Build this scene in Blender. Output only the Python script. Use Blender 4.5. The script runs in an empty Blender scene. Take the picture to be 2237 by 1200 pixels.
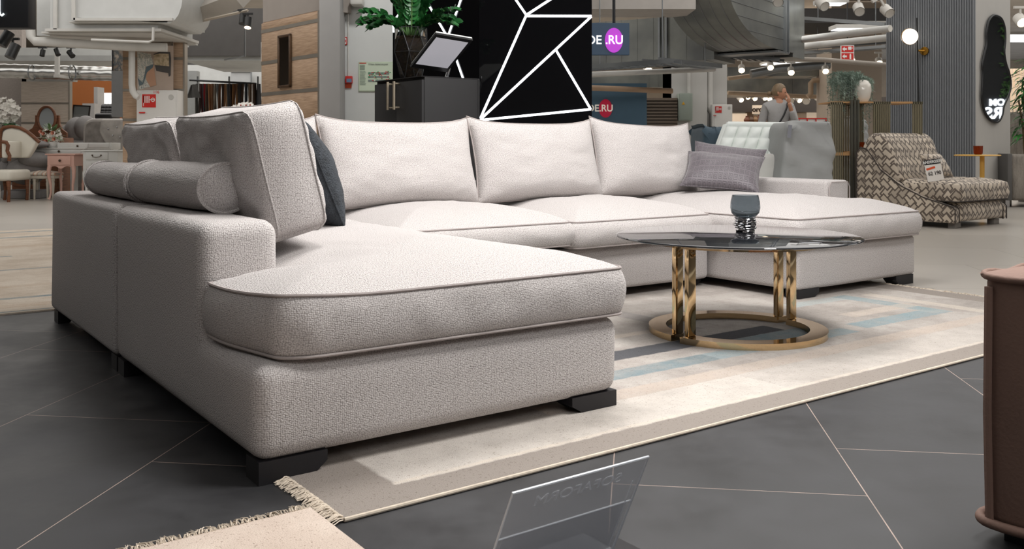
import bpy, bmesh, math, random
from mathutils import Vector, Matrix, noise as mn
PI=math.pi; R=math.radians
C=bpy.context.scene.collection
random.seed(7)
# ---------- camera frame: level lens, 2237x1200 ----------
F=2030.0; CAMH=.87; CX=1118.5; HY=320.0
def at(px,py,Y): return Vector(((px-CX)/F*Y, Y, CAMH-(py-HY)/F*Y))
def fl(px,py,z=0.0):
    Y=F*(CAMH-z)/(py-HY); return Vector(((px-CX)/F*Y,Y,z))
TH=R(35.9); A=Vector((math.cos(TH),math.sin(TH),0)); B=Vector((-A.y,A.x,0)); O=Vector((-.6496,2.357,0))
def S(u,v,z=0): return O+A*u+B*v+Vector((0,0,z))
# ---------- materials ----------
def lin(c):
    if isinstance(c,str):
        c=[int(c[i:i+2],16)/255 for i in (0,2,4)]
    return tuple((x/12.92 if x<=.04045 else ((x+.055)/1.055)**2.4) for x in c)+(1,)
def newmat(name):
    m=bpy.data.materials.new(name); m.use_nodes=True; nt=m.node_tree
    return m,nt,nt.nodes['Principled BSDF']
def node(nt,t,**k):
    n=nt.nodes.new(t)
    for a,b in k.items(): setattr(n,a,b)
    return n
def ramp(nt,stops,interp='LINEAR'):
    r=node(nt,'ShaderNodeValToRGB'); r.color_ramp.interpolation=interp
    e=r.color_ramp.elements
    e[0].position,e[0].color=stops[0][0],lin(stops[0][1]); e[1].position,e[1].color=stops[-1][0],lin(stops[-1][1])
    for p,c in stops[1:-1]:
        x=e.new(p); x.color=lin(c)
    return r
def mat(name,col,rough=.6,metal=0,var=.06,scale=6,bump=0,bscale=40,emit=None,estr=0,trans=0,coat=0,ior=None,stretch=(1,1,1),coords='Object'):
    m,nt,b=newmat(name)
    b.inputs['Roughness'].default_value=rough; b.inputs['Metallic'].default_value=metal
    b.inputs['Transmission Weight'].default_value=trans; b.inputs['Coat Weight'].default_value=coat
    if ior: b.inputs['IOR'].default_value=ior
    tc=node(nt,'ShaderNodeTexCoord'); mp=node(nt,'ShaderNodeMapping'); mp.inputs['Scale'].default_value=stretch
    nt.links.new(tc.outputs[coords],mp.inputs[0])
    n=node(nt,'ShaderNodeTexNoise'); n.inputs['Scale'].default_value=scale; n.inputs['Detail'].default_value=4
    nt.links.new(mp.outputs[0],n.inputs['Vector'])
    c=lin(col); lo=[x*(1-var*2.2) for x in c[:3]]+[1]; hi=[min(1,x*(1+var*2.2)) for x in c[:3]]+[1]
    mx=node(nt,'ShaderNodeMix',data_type='RGBA'); mx.inputs[6].default_value=lo; mx.inputs[7].default_value=hi
    nt.links.new(n.outputs['Fac'],mx.inputs[0]); nt.links.new(mx.outputs[2],b.inputs['Base Color'])
    if bump:
        n2=node(nt,'ShaderNodeTexNoise'); n2.inputs['Scale'].default_value=bscale; n2.inputs['Detail'].default_value=3
        nt.links.new(mp.outputs[0],n2.inputs['Vector'])
        bp=node(nt,'ShaderNodeBump'); bp.inputs['Strength'].default_value=bump; bp.inputs['Distance'].default_value=.01
        nt.links.new(n2.outputs['Fac'],bp.inputs['Height']); nt.links.new(bp.outputs[0],b.inputs['Normal'])
    if emit:
        b.inputs['Emission Color'].default_value=lin(emit); b.inputs['Emission Strength'].default_value=estr
    return m
def fabric_mat(name,dark,mid,light,bw=.0058,bh=.0047,strength=.6,dist=.003,rough=.95):
    m,nt,b=newmat(name); b.inputs['Roughness'].default_value=rough; b.inputs['Specular IOR Level'].default_value=.2
    b.inputs['Sheen Weight'].default_value=.15
    uv=node(nt,'ShaderNodeUVMap'); 
    ns=node(nt,'ShaderNodeTexNoise'); ns.inputs['Scale'].default_value=90; ns.inputs['Detail'].default_value=2
    nt.links.new(uv.outputs[0],ns.inputs['Vector'])
    sub=node(nt,'ShaderNodeVectorMath',operation='MULTIPLY_ADD'); sub.inputs[1].default_value=(.006,.0025,0)
    nt.links.new(ns.outputs['Color'],sub.inputs[0]); nt.links.new(uv.outputs[0],sub.inputs[2])
    dv=node(nt,'ShaderNodeVectorMath',operation='MULTIPLY'); dv.inputs[1].default_value=(1/bw,1/bh,0)
    nt.links.new(sub.outputs[0],dv.inputs[0])
    vo=node(nt,'ShaderNodeTexVoronoi',feature='F1',voronoi_dimensions='2D'); vo.inputs['Scale'].default_value=1; vo.inputs['Randomness'].default_value=.5
    nt.links.new(dv.outputs[0],vo.inputs['Vector'])
    br=ramp(nt,[(.12,light),(.45,mid),(.72,dark)]); nt.links.new(vo.outputs['Distance'],br.inputs[0])
    n3=node(nt,'ShaderNodeTexNoise'); n3.inputs['Scale'].default_value=260; n3.inputs['Detail'].default_value=3
    nt.links.new(uv.outputs[0],n3.inputs['Vector'])
    rp=ramp(nt,[(.35,dark),(.5,mid),(.62,light)])
    nt.links.new(n3.outputs['Fac'],rp.inputs[0])
    mx=node(nt,'ShaderNodeMix',data_type='RGBA'); mx.inputs[0].default_value=.45
    nt.links.new(br.outputs[0],mx.inputs[6]); nt.links.new(rp.outputs[0],mx.inputs[7]); nt.links.new(mx.outputs[2],b.inputs['Base Color'])
    inv=node(nt,'ShaderNodeMath',operation='SUBTRACT'); inv.inputs[0].default_value=1; nt.links.new(vo.outputs['Distance'],inv.inputs[1])
    ad=node(nt,'ShaderNodeMath',operation='MULTIPLY_ADD'); ad.inputs[1].default_value=.8
    nt.links.new(n3.outputs['Fac'],ad.inputs[0]); nt.links.new(inv.outputs[0],ad.inputs[2])
    bp=node(nt,'ShaderNodeBump'); bp.inputs['Strength'].default_value=strength; bp.inputs['Distance'].default_value=dist
    nt.links.new(ad.outputs[0],bp.inputs['Height']); nt.links.new(bp.outputs[0],b.inputs['Normal'])
    m['uv']=1
    return m
# ---------- mesh building ----------
class MB:
    def __init__(s): s.bm=bmesh.new(); s.uvl=None
    def _xf(s,vs,M):
        if M is not None: bmesh.ops.transform(s.bm,matrix=M,verts=vs)
    def box(s,x0,y0,z0,x1,y1,z1,bev=0,M=None,seg=2):
        b=bmesh.new(); r=bmesh.ops.create_cube(b,size=1)
        bmesh.ops.transform(b,matrix=Matrix.Translation(((x0+x1)/2,(y0+y1)/2,(z0+z1)/2))@Matrix.Diagonal((abs(x1-x0),abs(y1-y0),abs(z1-z0),1)),verts=b.verts)
        if bev: bmesh.ops.bevel(b,geom=b.edges[:],offset=min(bev,.49*min(abs(x1-x0),abs(y1-y0),abs(z1-z0))),segments=seg,profile=.5,affect='EDGES')
        if M is not None: bmesh.ops.transform(b,matrix=M,verts=b.verts)
        s.merge(b); return s
    def merge(s,b):
        t=bpy.data.meshes.new('t'); b.to_mesh(t); b.free(); s.bm.from_mesh(t); bpy.data.meshes.remove(t)
    def cyl(s,p0,p1,r,r2=None,n=20,cap=True):
        p0,p1=Vector(p0),Vector(p1); d=p1-p0
        M=Matrix.Translation((p0+p1)/2)@d.to_track_quat('Z','Y').to_matrix().to_4x4()
        b=bmesh.new(); bmesh.ops.create_cone(b,cap_ends=cap,segments=n,radius1=r,radius2=r if r2 is None else r2,depth=d.length,matrix=M)
        s.merge(b); return s
    def sph(s,c,r,sc=(1,1,1),n=16,M=None):
        b=bmesh.new(); bmesh.ops.create_uvsphere(b,u_segments=n,v_segments=max(6,n//2+2),radius=r)
        bmesh.ops.transform(b,matrix=Matrix.Translation(c)@(M or Matrix())@Matrix.Diagonal((*sc,1)),verts=b.verts); s.merge(b); return s
    def tube(s,pts,r,n=8,closed=False,flat=None):
        pts=[Vector(p) for p in pts]; N=len(pts); rings=[]; up=Vector((0,0,1)); last=None
        for i,p in enumerate(pts):
            if closed: t=pts[(i+1)%N]-pts[i-1]
            else: t=pts[min(i+1,N-1)]-pts[max(i-1,0)]
            t.normalize()
            if last is None:
                a=t.cross(up) if abs(t.dot(up))<.95 else t.cross(Vector((1,0,0)))
            else: a=last-t*last.dot(t)
            a.normalize(); last=a.copy(); c=t.cross(a)
            rr=r[i] if isinstance(r,(list,tuple)) else r
            if flat: rings.append([s.bm.verts.new(p+a*x*flat[0]+c*y*flat[1]) for x,y in ((1,1),(-1,1),(-1,-1),(1,-1))])
            else: rings.append([s.bm.verts.new(p+a*math.cos(2*PI*k/n)*rr+c*math.sin(2*PI*k/n)*rr) for k in range(n)])
        m=len(rings[0])
        for i in range(N if closed else N-1):
            q,w=rings[i],rings[(i+1)%N]
            off=0
            if closed and i==N-1:
                off=min(range(m),key=lambda o:(w[o].co-q[0].co).length)
            for k in range(m):
                try: s.bm.faces.new((q[k],q[(k+1)%m],w[(k+1+off)%m],w[(k+off)%m]))
                except ValueError: pass
        if not closed:
            for q in (rings[0],rings[-1]): s.bm.faces.new(q)
        return s
    def lathe(s,prof,c=(0,0,0),n=24,M=None):
        b=bmesh.new(); rings=[]
        for r,z in prof:
            if r<1e-5: rings.append([b.verts.new((0,0,z))])
            else: rings.append([b.verts.new((r*math.cos(2*PI*k/n),r*math.sin(2*PI*k/n),z)) for k in range(n)])
        for q,w in zip(rings,rings[1:]):
            for k in range(n):
                v=[q[k%len(q)],q[(k+1)%len(q)],w[(k+1)%len(w)],w[k%len(w)]]
                v=list(dict.fromkeys(v))
                if len(v)>2: b.faces.new(v)
        bmesh.ops.transform(b,matrix=Matrix.Translation(c)@(M or Matrix()),verts=b.verts); s.merge(b); return s
    def prism(s,poly,h0,h1,plane='XY',M=None,bev=0):
        b=bmesh.new()
        def P(a,c,h): return {'XY':(a,c,h),'XZ':(a,h,c),'YZ':(h,a,c)}[plane]
        lo=[b.verts.new(P(a,c,h0)) for a,c in poly]; hi=[b.verts.new(P(a,c,h1)) for a,c in poly]
        b.faces.new(lo); b.faces.new(hi[::-1]); n=len(poly)
        for i in range(n): b.faces.new((lo[i],hi[i],hi[(i+1)%n],lo[(i+1)%n]))
        bmesh.ops.recalc_face_normals(b,faces=b.faces)
        if bev:
            es=[e for e in b.edges if e.calc_face_angle(0)>.4]
            bmesh.ops.bevel(b,geom=es,offset=bev,segments=3,profile=.5,affect='EDGES')
        if M is not None: bmesh.ops.transform(b,matrix=M,verts=b.verts)
        s.merge(b); return s
    def grid(s,fn,nu,nv,closed_u=False,thick=0):
        b=bmesh.new(); V=[[b.verts.new(fn(i/(nu-(0 if closed_u else 1)),j/(nv-1))) for j in range(nv)] for i in range(nu)]
        for i in range(nu if closed_u else nu-1):
            for j in range(nv-1):
                b.faces.new((V[i][j],V[(i+1)%nu][j],V[(i+1)%nu][j+1],V[i][j+1]))
        if thick:
            bmesh.ops.recalc_face_normals(b,faces=b.faces)
            bmesh.ops.solidify(b,geom=b.faces[:],thickness=thick)
        s.merge(b); return s
    def obj(s,name,m,parent=None,smooth=40,loc=None,warp=None,fixn=True):
        bm=s.bm
        if warp:
            for v in bm.verts: v.co=warp(v.co)
        if fixn: bmesh.ops.recalc_face_normals(bm,faces=bm.faces)
        if m is not None and m.get('uv'):
            l=bm.loops.layers.uv.new('UVMap')
            for f in bm.faces:
                n=f.normal; ax=max(range(3),key=lambda k:abs(n[k])*(1.0,1.0,1.15)[k])
                for lp in f.loops:
                    c=lp.vert.co
                    lp[l].uv={0:(c.y,c.z),1:(c.x,c.z),2:(c.y,c.x)}[ax]
        me=bpy.data.meshes.new(name); bm.to_mesh(me); bm.free()
        if smooth:
            for p in me.polygons: p.use_smooth=True
            me.set_sharp_from_angle(angle=R(smooth))
        if m is not None: me.materials.append(m)
        o=bpy.data.objects.new(name,me); C.objects.link(o)
        if parent is not None: o.parent=parent
        if loc is not None: o.location=loc
        return o
def tag(o,label,cat,group=None,kind=None):
    if label: o['label']=label
    if cat: o['category']=cat
    if group: o['group']=group
    if kind: o['kind']=kind
    return o
def thing(name,label,cat,loc=(0,0,0),rz=0,group=None):
    o=bpy.data.objects.new(name,None); C.objects.link(o); o.location=loc; o.rotation_euler=(0,0,rz); o.empty_display_size=.1
    return tag(o,label,cat,group)
def struct(o): o['kind']='structure'; return o
def dup(root,loc=None,rz=None,label=None,group=None,rot=None):
    r=root.copy(); C.objects.link(r)
    if loc is not None: r.location=loc
    if rz is not None: r.rotation_euler=(0,0,rz)
    if rot is not None: r.rotation_euler=rot
    if label: r['label']=label
    if group: r['group']=group
    for ch in list(root.children):
        c=ch.copy(); C.objects.link(c); c.parent=r
        for g in list(ch.children):
            d=g.copy(); C.objects.link(d); d.parent=c
    return r
def text(body,size,m,parent,M,name='lettering',ext=.002,align='CENTER',bold=0,sx=1):
    cu=bpy.data.curves.new('t','FONT'); cu.body=body; cu.size=size; cu.extrude=ext; cu.align_x=align; cu.align_y='CENTER'; cu.offset=bold
    o=bpy.data.objects.new('t',cu); C.objects.link(o)
    dg=bpy.context.evaluated_depsgraph_get(); me=bpy.data.meshes.new_from_object(o.evaluated_get(dg)); bpy.data.objects.remove(o); bpy.data.curves.remove(cu)
    me.name=name; me.transform(M@Matrix.Rotation(PI/2,4,'X')@Matrix.Diagonal((sx,1,1,1))); me.materials.clear(); me.materials.append(m)
    r=bpy.data.objects.new(name,me); C.objects.link(r); 
    if parent is not None: r.parent=parent
    return r
T=Matrix.Translation
def RX(a): return Matrix.Rotation(R(a),4,'X')
def RY(a): return Matrix.Rotation(R(a),4,'Y')
def RZ(a): return Matrix.Rotation(R(a),4,'Z')
# outline helpers for cushions
def round_poly(pts,r,step=.03):
    out=[]; n=len(pts)
    for i in range(n):
        p=Vector(pts[i]).to_2d(); a=Vector(pts[i-1]).to_2d(); b=Vector(pts[(i+1)%n]).to_2d()
        rr=r if not isinstance(r,(list,tuple)) else r[i]
        d1=(a-p); d2=(b-p); k1=min(rr,d1.length*.45); k2=min(rr,d2.length*.45)
        s=p+d1.normalized()*k1; e=p+d2.normalized()*k2
        for q in range(6):
            t=q/5; out.append(s*(1-t)**2+p*2*t*(1-t)+e*t*t)
    res=[]
    for i in range(len(out)):
        a,b=out[i],out[(i+1)%len(out)]; L=(b-a).length; k=max(1,int(L/step))
        for j in range(k): res.append(a+(b-a)*(j/k))
    return res
def seat_cushion(mb,poly,r,z0,z1,crown,cen,bulge=.02,amp=.004,seed=0,kk=.12,nr=20,sink=None):
    out=round_poly(poly,r); n=len(out); cen=Vector(cen)
    nrm=[]
    for i in range(n):
        t=(out[(i+1)%n]-out[i-1]); nn=Vector((t.y,-t.x)).normalized(); nrm.append(nn)
    area=sum(out[i].x*out[(i+1)%n].y-out[(i+1)%n].x*out[i].y for i in range(n))
    if area<0: nrm=[-q for q in nrm]
    def dist(p): 
        d=9
        for i in range(n):
            a,b=out[i],out[(i+1)%n]; ab=b-a; L=ab.length_squared
            t=0 if L==0 else max(0,min(1,(p-a).dot(ab)/L)); d=min(d,(p-a-ab*t).length)
        return d
    def zz(p,sgn,base):
        d=dist(p)
        q=crown*(1-math.exp(-d/kk))*sgn*(1 if sgn>0 else .15)
        w=mn.noise(Vector((p.x*3.1+seed,p.y*3.1,sgn)))*amp*3*min(1,d*6)+mn.noise(Vector((p.x*11+seed,p.y*11,sgn)))*amp*min(1,d*9)
        s=sink(p) if sink and sgn>0 else 0
        return base+q+w+s
    b=bmesh.new(); rings=[]
    for k in range(nr):
        t=(k/nr)**1.6
        rings.append([b.verts.new((*(o.lerp(cen,t)),0)) for o in out])
    for rg in rings:
        for v in rg: v.co.z=zz(v.co.to_2d(),1,z1)
    c=b.verts.new((*cen,0)); c.co.z=zz(cen,1,z1)
    for q,w in zip(rings,rings[1:]):
        for i in range(n): b.faces.new((q[i],q[(i+1)%n],w[(i+1)%n],w[i]))
    for i in range(n): b.faces.new((rings[-1][i],rings[-1][(i+1)%n],c))
    prev=rings[0]; H=z1-z0; m=8
    for k in range(1,m+1):
        t=k/m; cur=[]
        for i in range(n):
            bl=bulge*math.sin(PI*t)**.7 if k<m else 0
            w=mn.noise(Vector((out[i].x*9+seed,out[i].y*9,t*1.5)))*amp*2.2*math.sin(PI*t)+mn.noise(Vector((out[i].x*28+seed,out[i].y*28,t*.8)))*amp*1.0*math.sin(PI*t)
            o2=out[i]+nrm[i]*(bl+w)
            zt=rings[0][i].co.z
            cur.append(b.verts.new((o2.x,o2.y,zt+(z0-zt)*t)))
        for i in range(n): b.faces.new((prev[i],cur[i],cur[(i+1)%n],prev[(i+1)%n]))
        prev=cur
    b.faces.new(prev)
    mb.merge(b)
    top=[(out[i].x+nrm[i].x*.003,out[i].y+nrm[i].y*.003,zz(out[i],1,z1)) for i in range(n)]
    bot=[(out[i].x+nrm[i].x*.004,out[i].y+nrm[i].y*.004,z0+.002) for i in range(n)]
    return top,bot
def pillow(mb,W,H,T_,pinch=.07,edge=.0,amp=.006,seed=0,n=30,p=2.6,M=None,ear=0,bot=0,rc=0,puff=0):
    """upright soft pillow: x width, z height, y thickness, centred"""
    b=bmesh.new(); sides=[]
    for sg in (1,-1):
        V=[]
        for i in range(n+1):
            row=[]
            for j in range(n+1):
                x=-math.cos(PI*i/n); z=-math.cos(PI*j/n)
                x=.35*x+.65*(2*i/n-1); z=.35*z+.65*(2*j/n-1)
                xx=W/2*x*(1-pinch*(1-z*z)); zz=H/2*z*(1-pinch*(1-x*x))
                if ear and z>0: zz+=ear*abs(x)**5*z
                if rc: q_=1-rc*(abs(x*z))**5; xx*=q_; zz*=q_
                t=max(0,(1-abs(x)**p)*(1-abs(z)**p))**.5
                tb=1+bot*(-z)*.5
                y=sg*(edge+(T_/2-edge)*t*tb)
                w=mn.noise(Vector((x*2.2+seed,z*2.2,sg*3)))*amp*2*t+mn.noise(Vector((x*6+seed,z*6,sg*5)))*amp*.8*t
                # gathered wrinkles near corners
                cd=(1-abs(x))+(1-abs(z))
                w+=math.sin((x*z)*26+seed)*amp*.5*math.exp(-((cd-.35)/.3)**2)*t
                row.append(b.verts.new((xx,y+w*sg,zz)))
            V.append(row)
        sides.append(V)
        for i in range(n):
            for j in range(n): b.faces.new((V[i][j],V[i+1][j],V[i+1][j+1],V[i][j+1]))
    if edge==0: bmesh.ops.remove_doubles(b,verts=b.verts,dist=1e-5)
    else:
        a,c=sides
        loop=[(i,0) for i in range(n)]+[(n,j) for j in range(n)]+[(i,n) for i in range(n,0,-1)]+[(0,j) for j in range(n,0,-1)]
        for k in range(len(loop)):
            i,j=loop[k]; i2,j2=loop[(k+1)%len(loop)]
            b.faces.new((a[i][j],a[i2][j2],c[i2][j2],c[i][j]))
    if M is not None: bmesh.ops.transform(b,matrix=M,verts=b.verts)
    mb.merge(b)
def pillow_edge(W,H,pinch,y=0,ear=0,M=None,n=18,grow=1.003,rc=0):
    pts=[]
    def q(x,z):
        xx=W/2*x*(1-pinch*(1-z*z))*grow; zz=H/2*z*(1-pinch*(1-x*x))*grow
        if ear and z>0: zz+=ear*abs(x)**5*z
        if rc: q_=1-rc*(abs(x*z))**5; xx*=q_; zz*=q_
        v=Vector((xx,y,zz)); return M@v if M is not None else v
    for i in range(n): pts.append(q(-1+2*i/n,-1))
    for i in range(n): pts.append(q(1,-1+2*i/n))
    for i in range(n): pts.append(q(1-2*i/n,1))
    for i in range(n): pts.append(q(-1,1-2*i/n))
    return pts
# ---------- shared materials ----------
SOFA=fabric_mat('sofa weave','87817e','b8b2b0','dbd6d4')
PIPE_S=mat('sofa piping','a39a97',.9,var=.1,scale=200)
BLACKW=mat('black stained wood','17161a',.45,var=.1,scale=20)
STEEL=mat('galvanised steel','8d9092',.38,metal=.85,var=.12,scale=3)
DARKST=mat('dark steel','3a3b3d',.5,metal=.6)
CHROME=mat('chrome','c8c8ca',.12,metal=1,var=.02)
WHITE=mat('white paint','d9dad8',.55,var=.03)
WPIPE=mat('white pipe paint','c9c7c2',.5,var=.05)
CEIL=mat('painted concrete ceiling','a9a49d',.8,var=.12,scale=1.5)
BLACK=mat('black metal','101012',.4,var=.1)
GOLD=mat('polished gold','dcc096',.08,metal=1,var=.03,scale=2)
BRASS=mat('brass','b98a3a',.25,metal=1)
WOODP=None
def wood_mat(name,c1,c2,c3,sc=5.0,horiz=True,rough=.6,st=(1,1,26)):
    m,nt,b=newmat(name); b.inputs['Roughness'].default_value=rough
    tc=node(nt,'ShaderNodeTexCoord'); mp=node(nt,'ShaderNodeMapping'); mp.inputs['Scale'].default_value=st
    nt.links.new(tc.outputs['Object'],mp.inputs[0])
    n=node(nt,'ShaderNodeTexNoise'); n.inputs['Scale'].default_value=sc; n.inputs['Detail'].default_value=6; n.inputs['Distortion'].default_value=.6
    nt.links.new(mp.outputs[0],n.inputs['Vector'])
    r=ramp(nt,[(.3,c1),(.5,c2),(.68,c3)]); nt.links.new(n.outputs['Fac'],r.inputs[0]); nt.links.new(r.outputs[0],b.inputs['Base Color'])
    return m
OAKP=wood_mat('light oak panel','8d735c','a88c72','b99e84')
PALEP=wood_mat('pale ash panel','a3978a','b8aca0','c6bbb0')
WALN=wood_mat('walnut','4a2b18','6b4025','7d4e30')
OAKS=wood_mat('oak shelf','a87a4c','bb8e5d','c89d6c')
# ---------- floors ----------
def tile_mat():
    m,nt,b=newmat('dark porcelain tiles')
    tc=node(nt,'ShaderNodeTexCoord'); mp=node(nt,'ShaderNodeMapping',vector_type='POINT')
    # brick U runs along t1, V along t2
    nt.links.new(tc.outputs['Object'],mp.inputs[0])
    a=math.atan2(.9912,.1323)
    mp.inputs['Rotation'].default_value=(0,0,-a)
    # after rotation: x=t1, y=-t2
    mp.inputs['Location'].default_value=(-2.775+1.264*4,-1.957+.632*8,0)
    br=node(nt,'ShaderNodeTexBrick',offset=.29,offset_frequency=2,squash=1); 
    for k,v in (('Scale',1),('Brick Width',1.264),('Row Height',.632),('Mortar Size',.0016),('Mortar Smooth',.1),('Bias',0)): br.inputs[k].default_value=v
    br.inputs['Color1'].default_value=lin('3e3e40'); br.inputs['Color2'].default_value=lin('434345'); br.inputs['Mortar'].default_value=lin('b5a196')
    nt.links.new(mp.outputs[0],br.inputs['Vector'])
    n=node(nt,'ShaderNodeTexNoise'); n.inputs['Scale'].default_value=3; n.inputs['Detail'].default_value=8; n.inputs['Roughness'].default_value=.65
    nt.links.new(tc.outputs['Object'],n.inputs['Vector'])
    r=ramp(nt,[(.3,'b0b0b0'),(.7,'ffffff')]); nt.links.new(n.outputs['Fac'],r.inputs[0])
    mx=node(nt,'ShaderNodeMix',data_type='RGBA',blend_type='MULTIPLY'); mx.inputs[0].default_value=1
    nt.links.new(br.outputs['Color'],mx.inputs[6]); nt.links.new(r.outputs[0],mx.inputs[7]); nt.links.new(mx.outputs[2],b.inputs['Base Color'])
    b.inputs['Roughness'].default_value=.42; b.inputs['Specular IOR Level'].default_value=.35
    rr=ramp(nt,[(.3,'a0a0a0'),(.7,'c8c8c8')]); nt.links.new(n.outputs['Fac'],rr.inputs[0]); nt.links.new(rr.outputs[0],b.inputs['Roughness'])
    return m
def light_tile():
    m,nt,b=newmat('beige porcelain tiles')
    tc=node(nt,'ShaderNodeTexCoord'); mp=node(nt,'ShaderNodeMapping'); nt.links.new(tc.outputs['Object'],mp.inputs[0]); mp.inputs['Rotation'].default_value=(0,0,R(7.6))
    br=node(nt,'ShaderNodeTexBrick',offset=.5)
    for k,v in (('Scale',1),('Brick Width',1.2),('Row Height',1.2),('Mortar Size',.003),('Mortar Smooth',.1)): br.inputs[k].default_value=v
    br.inputs['Color1'].default_value=lin('a8a29a'); br.inputs['Color2'].default_value=lin('b3ada5'); br.inputs['Mortar'].default_value=lin('7d776f')
    nt.links.new(mp.outputs[0],br.inputs['Vector']); nt.links.new(br.outputs['Color'],b.inputs['Base Color'])
    b.inputs['Roughness'].default_value=.3
    return m
mb=MB(); P=[S(-9,-6),S(4.35,-6),S(4.35,3.45),S(-9,3.45)]
mb.prism([(p.x,p.y) for p in P],-.04,0); struct(mb.obj('floor',tile_mat(),smooth=0))
mb=MB(); P=[S(4.36,-6),S(30,-6),S(30,55),S(-45,55),S(-45,-6),S(-9.01,-6),S(-9.01,3.46),S(4.36,3.46)]
mb.prism([(p.x,p.y) for p in P],-.04,0); struct(mb.obj('floor',light_tile(),smooth=0))
# ---------- rugs ----------
def rug_mat(name,base,layers,sc=1.0,wear=.5):
    """layers: (u0,v0,u1,v1,color) painted in order in object space"""
    m,nt,b=newmat(name); b.inputs['Roughness'].default_value=.95; b.inputs['Specular IOR Level'].default_value=.1
    tc=node(nt,'ShaderNodeTexCoord'); ns=node(nt,'ShaderNodeTexNoise'); ns.inputs['Scale'].default_value=25; ns.inputs['Detail'].default_value=3
    nt.links.new(tc.outputs['Object'],ns.inputs['Vector'])
    wv=node(nt,'ShaderNodeVectorMath',operation='MULTIPLY_ADD'); wv.inputs[1].default_value=(.018,.018,0)
    nt.links.new(ns.outputs['Color'],wv.inputs[0]); nt.links.new(tc.outputs['Object'],wv.inputs[2])
    sp=node(nt,'ShaderNodeSeparateXYZ'); nt.links.new(wv.outputs[0],sp.inputs[0])
    big=node(nt,'ShaderNodeTexNoise'); big.inputs['Scale'].default_value=2.2*sc; big.inputs['Detail'].default_value=9; big.inputs['Roughness'].default_value=.7
    nt.links.new(tc.outputs['Object'],big.inputs['Vector'])
    rp=ramp(nt,[(.3,base[0]),(.48,base[1]),(.6,base[2]),(.75,base[3])]); nt.links.new(big.outputs['Fac'],rp.inputs[0])
    cur=rp.outputs[0]
    def step(src,val,greater,soft):
        mr=node(nt,'ShaderNodeMapRange'); mr.inputs['From Min'].default_value=val-soft; mr.inputs['From Max'].default_value=val+soft
        mr.inputs['To Min'].default_value=0 if greater else 1; mr.inputs['To Max'].default_value=1 if greater else 0
        nt.links.new(src,mr.inputs['Value']); return mr.outputs['Result']
    w2=node(nt,'ShaderNodeTexNoise'); w2.inputs['Scale'].default_value=7; w2.inputs['Detail'].default_value=7; w2.inputs['Roughness'].default_value=.75
    nt.links.new(tc.outputs['Object'],w2.inputs['Vector'])
    wr=node(nt,'ShaderNodeMapRange'); wr.inputs['From Min'].default_value=.35; wr.inputs['From Max'].default_value=.6; wr.inputs['To Min'].default_value=1-wear; wr.inputs['To Max'].default_value=1
    nt.links.new(w2.outputs['Fac'],wr.inputs['Value'])
    for u0,v0,u1,v1,col,al in layers:
        f=None
        for src,val,g in ((sp.outputs[0],u0,True),(sp.outputs[0],u1,False),(sp.outputs[1],v0,True),(sp.outputs[1],v1,False)):
            o=step(src,val,g,.006)
            if f is None: f=o
            else:
                mm=node(nt,'ShaderNodeMath',operation='MULTIPLY'); nt.links.new(f,mm.inputs[0]); nt.links.new(o,mm.inputs[1]); f=mm.outputs[0]
        mm=node(nt,'ShaderNodeMath',operation='MULTIPLY'); nt.links.new(f,mm.inputs[0])
        if al<1:
            m3=node(nt,'ShaderNodeMath',operation='MULTIPLY'); m3.inputs[1].default_value=al; nt.links.new(wr.outputs[0],m3.inputs[0]); nt.links.new(m3.outputs[0],mm.inputs[1])
        else: mm.inputs[1].default_value=1
        mx=node(nt,'ShaderNodeMix',data_type='RGBA'); mx.inputs[7].default_value=lin(col); nt.links.new(cur,mx.inputs[6]); nt.links.new(mm.outputs[0],mx.inputs[0]); cur=mx.outputs[2]
    # dark flecks
    fk=node(nt,'ShaderNodeTexNoise'); fk.inputs['Scale'].default_value=170; fk.inputs['Detail'].default_value=4
    nt.links.new(tc.outputs['Object'],fk.inputs['Vector']); fr=ramp(nt,[(.3,'b4aca4'),(.40,'ffffff')]); nt.links.new(fk.outputs['Fac'],fr.inputs[0])
    mx=node(nt,'ShaderNodeMix',data_type='RGBA',blend_type='MULTIPLY'); mx.inputs[0].default_value=.7
    nt.links.new(cur,mx.inputs[6]); nt.links.new(fr.outputs[0],mx.inputs[7]); nt.links.new(mx.outputs[2],b.inputs['Base Color'])
    pn=node(nt,'ShaderNodeTexNoise'); pn.inputs['Scale'].default_value=260; nt.links.new(tc.outputs['Object'],pn.inputs['Vector'])
    bp=node(nt,'ShaderNodeBump'); bp.inputs['Strength'].default_value=.5; bp.inputs['Distance'].default_value=.004; nt.links.new(pn.outputs['Fac'],bp.inputs['Height']); nt.links.new(bp.outputs[0],b.inputs['Normal'])
    return m
SO=(O.x,O.y,0)
def rug_body(mb,u0,v0,u1,v1,h=.008,nu=80,nv=40):
    mb.box(u0,v0,0,u1,v1,h)
FR=mat('cream fringe yarn','cfc2b1',.95,var=.15,scale=60)
def fringe(mb,a,b,side,dens=260,ln=.045,seed=1,thick=.0016):
    rd=random.Random(seed); a,b=Vector(a),Vector(b); side=Vector(side)
    for k in range(dens):
        t=(k+rd.random())/dens; p=a.lerp(b,t); l=ln*rd.uniform(.6,1.15); q=rd.uniform(-.5,.5)
        d=(b-a).normalized(); h=.006+rd.random()*.008
        pts=[p+Vector((0,0,h*.7)),p+side*l*.35+d*q*.012+Vector((0,0,h)),p+side*l*.7+d*q*.03+Vector((0,0,h*.7)),p+side*l+d*q*.04+Vector((0,0,.002+rd.random()*.004))]
        mb.tube(pts,[thick*1.2,thick,thick,thick*.6],n=4)
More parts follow.
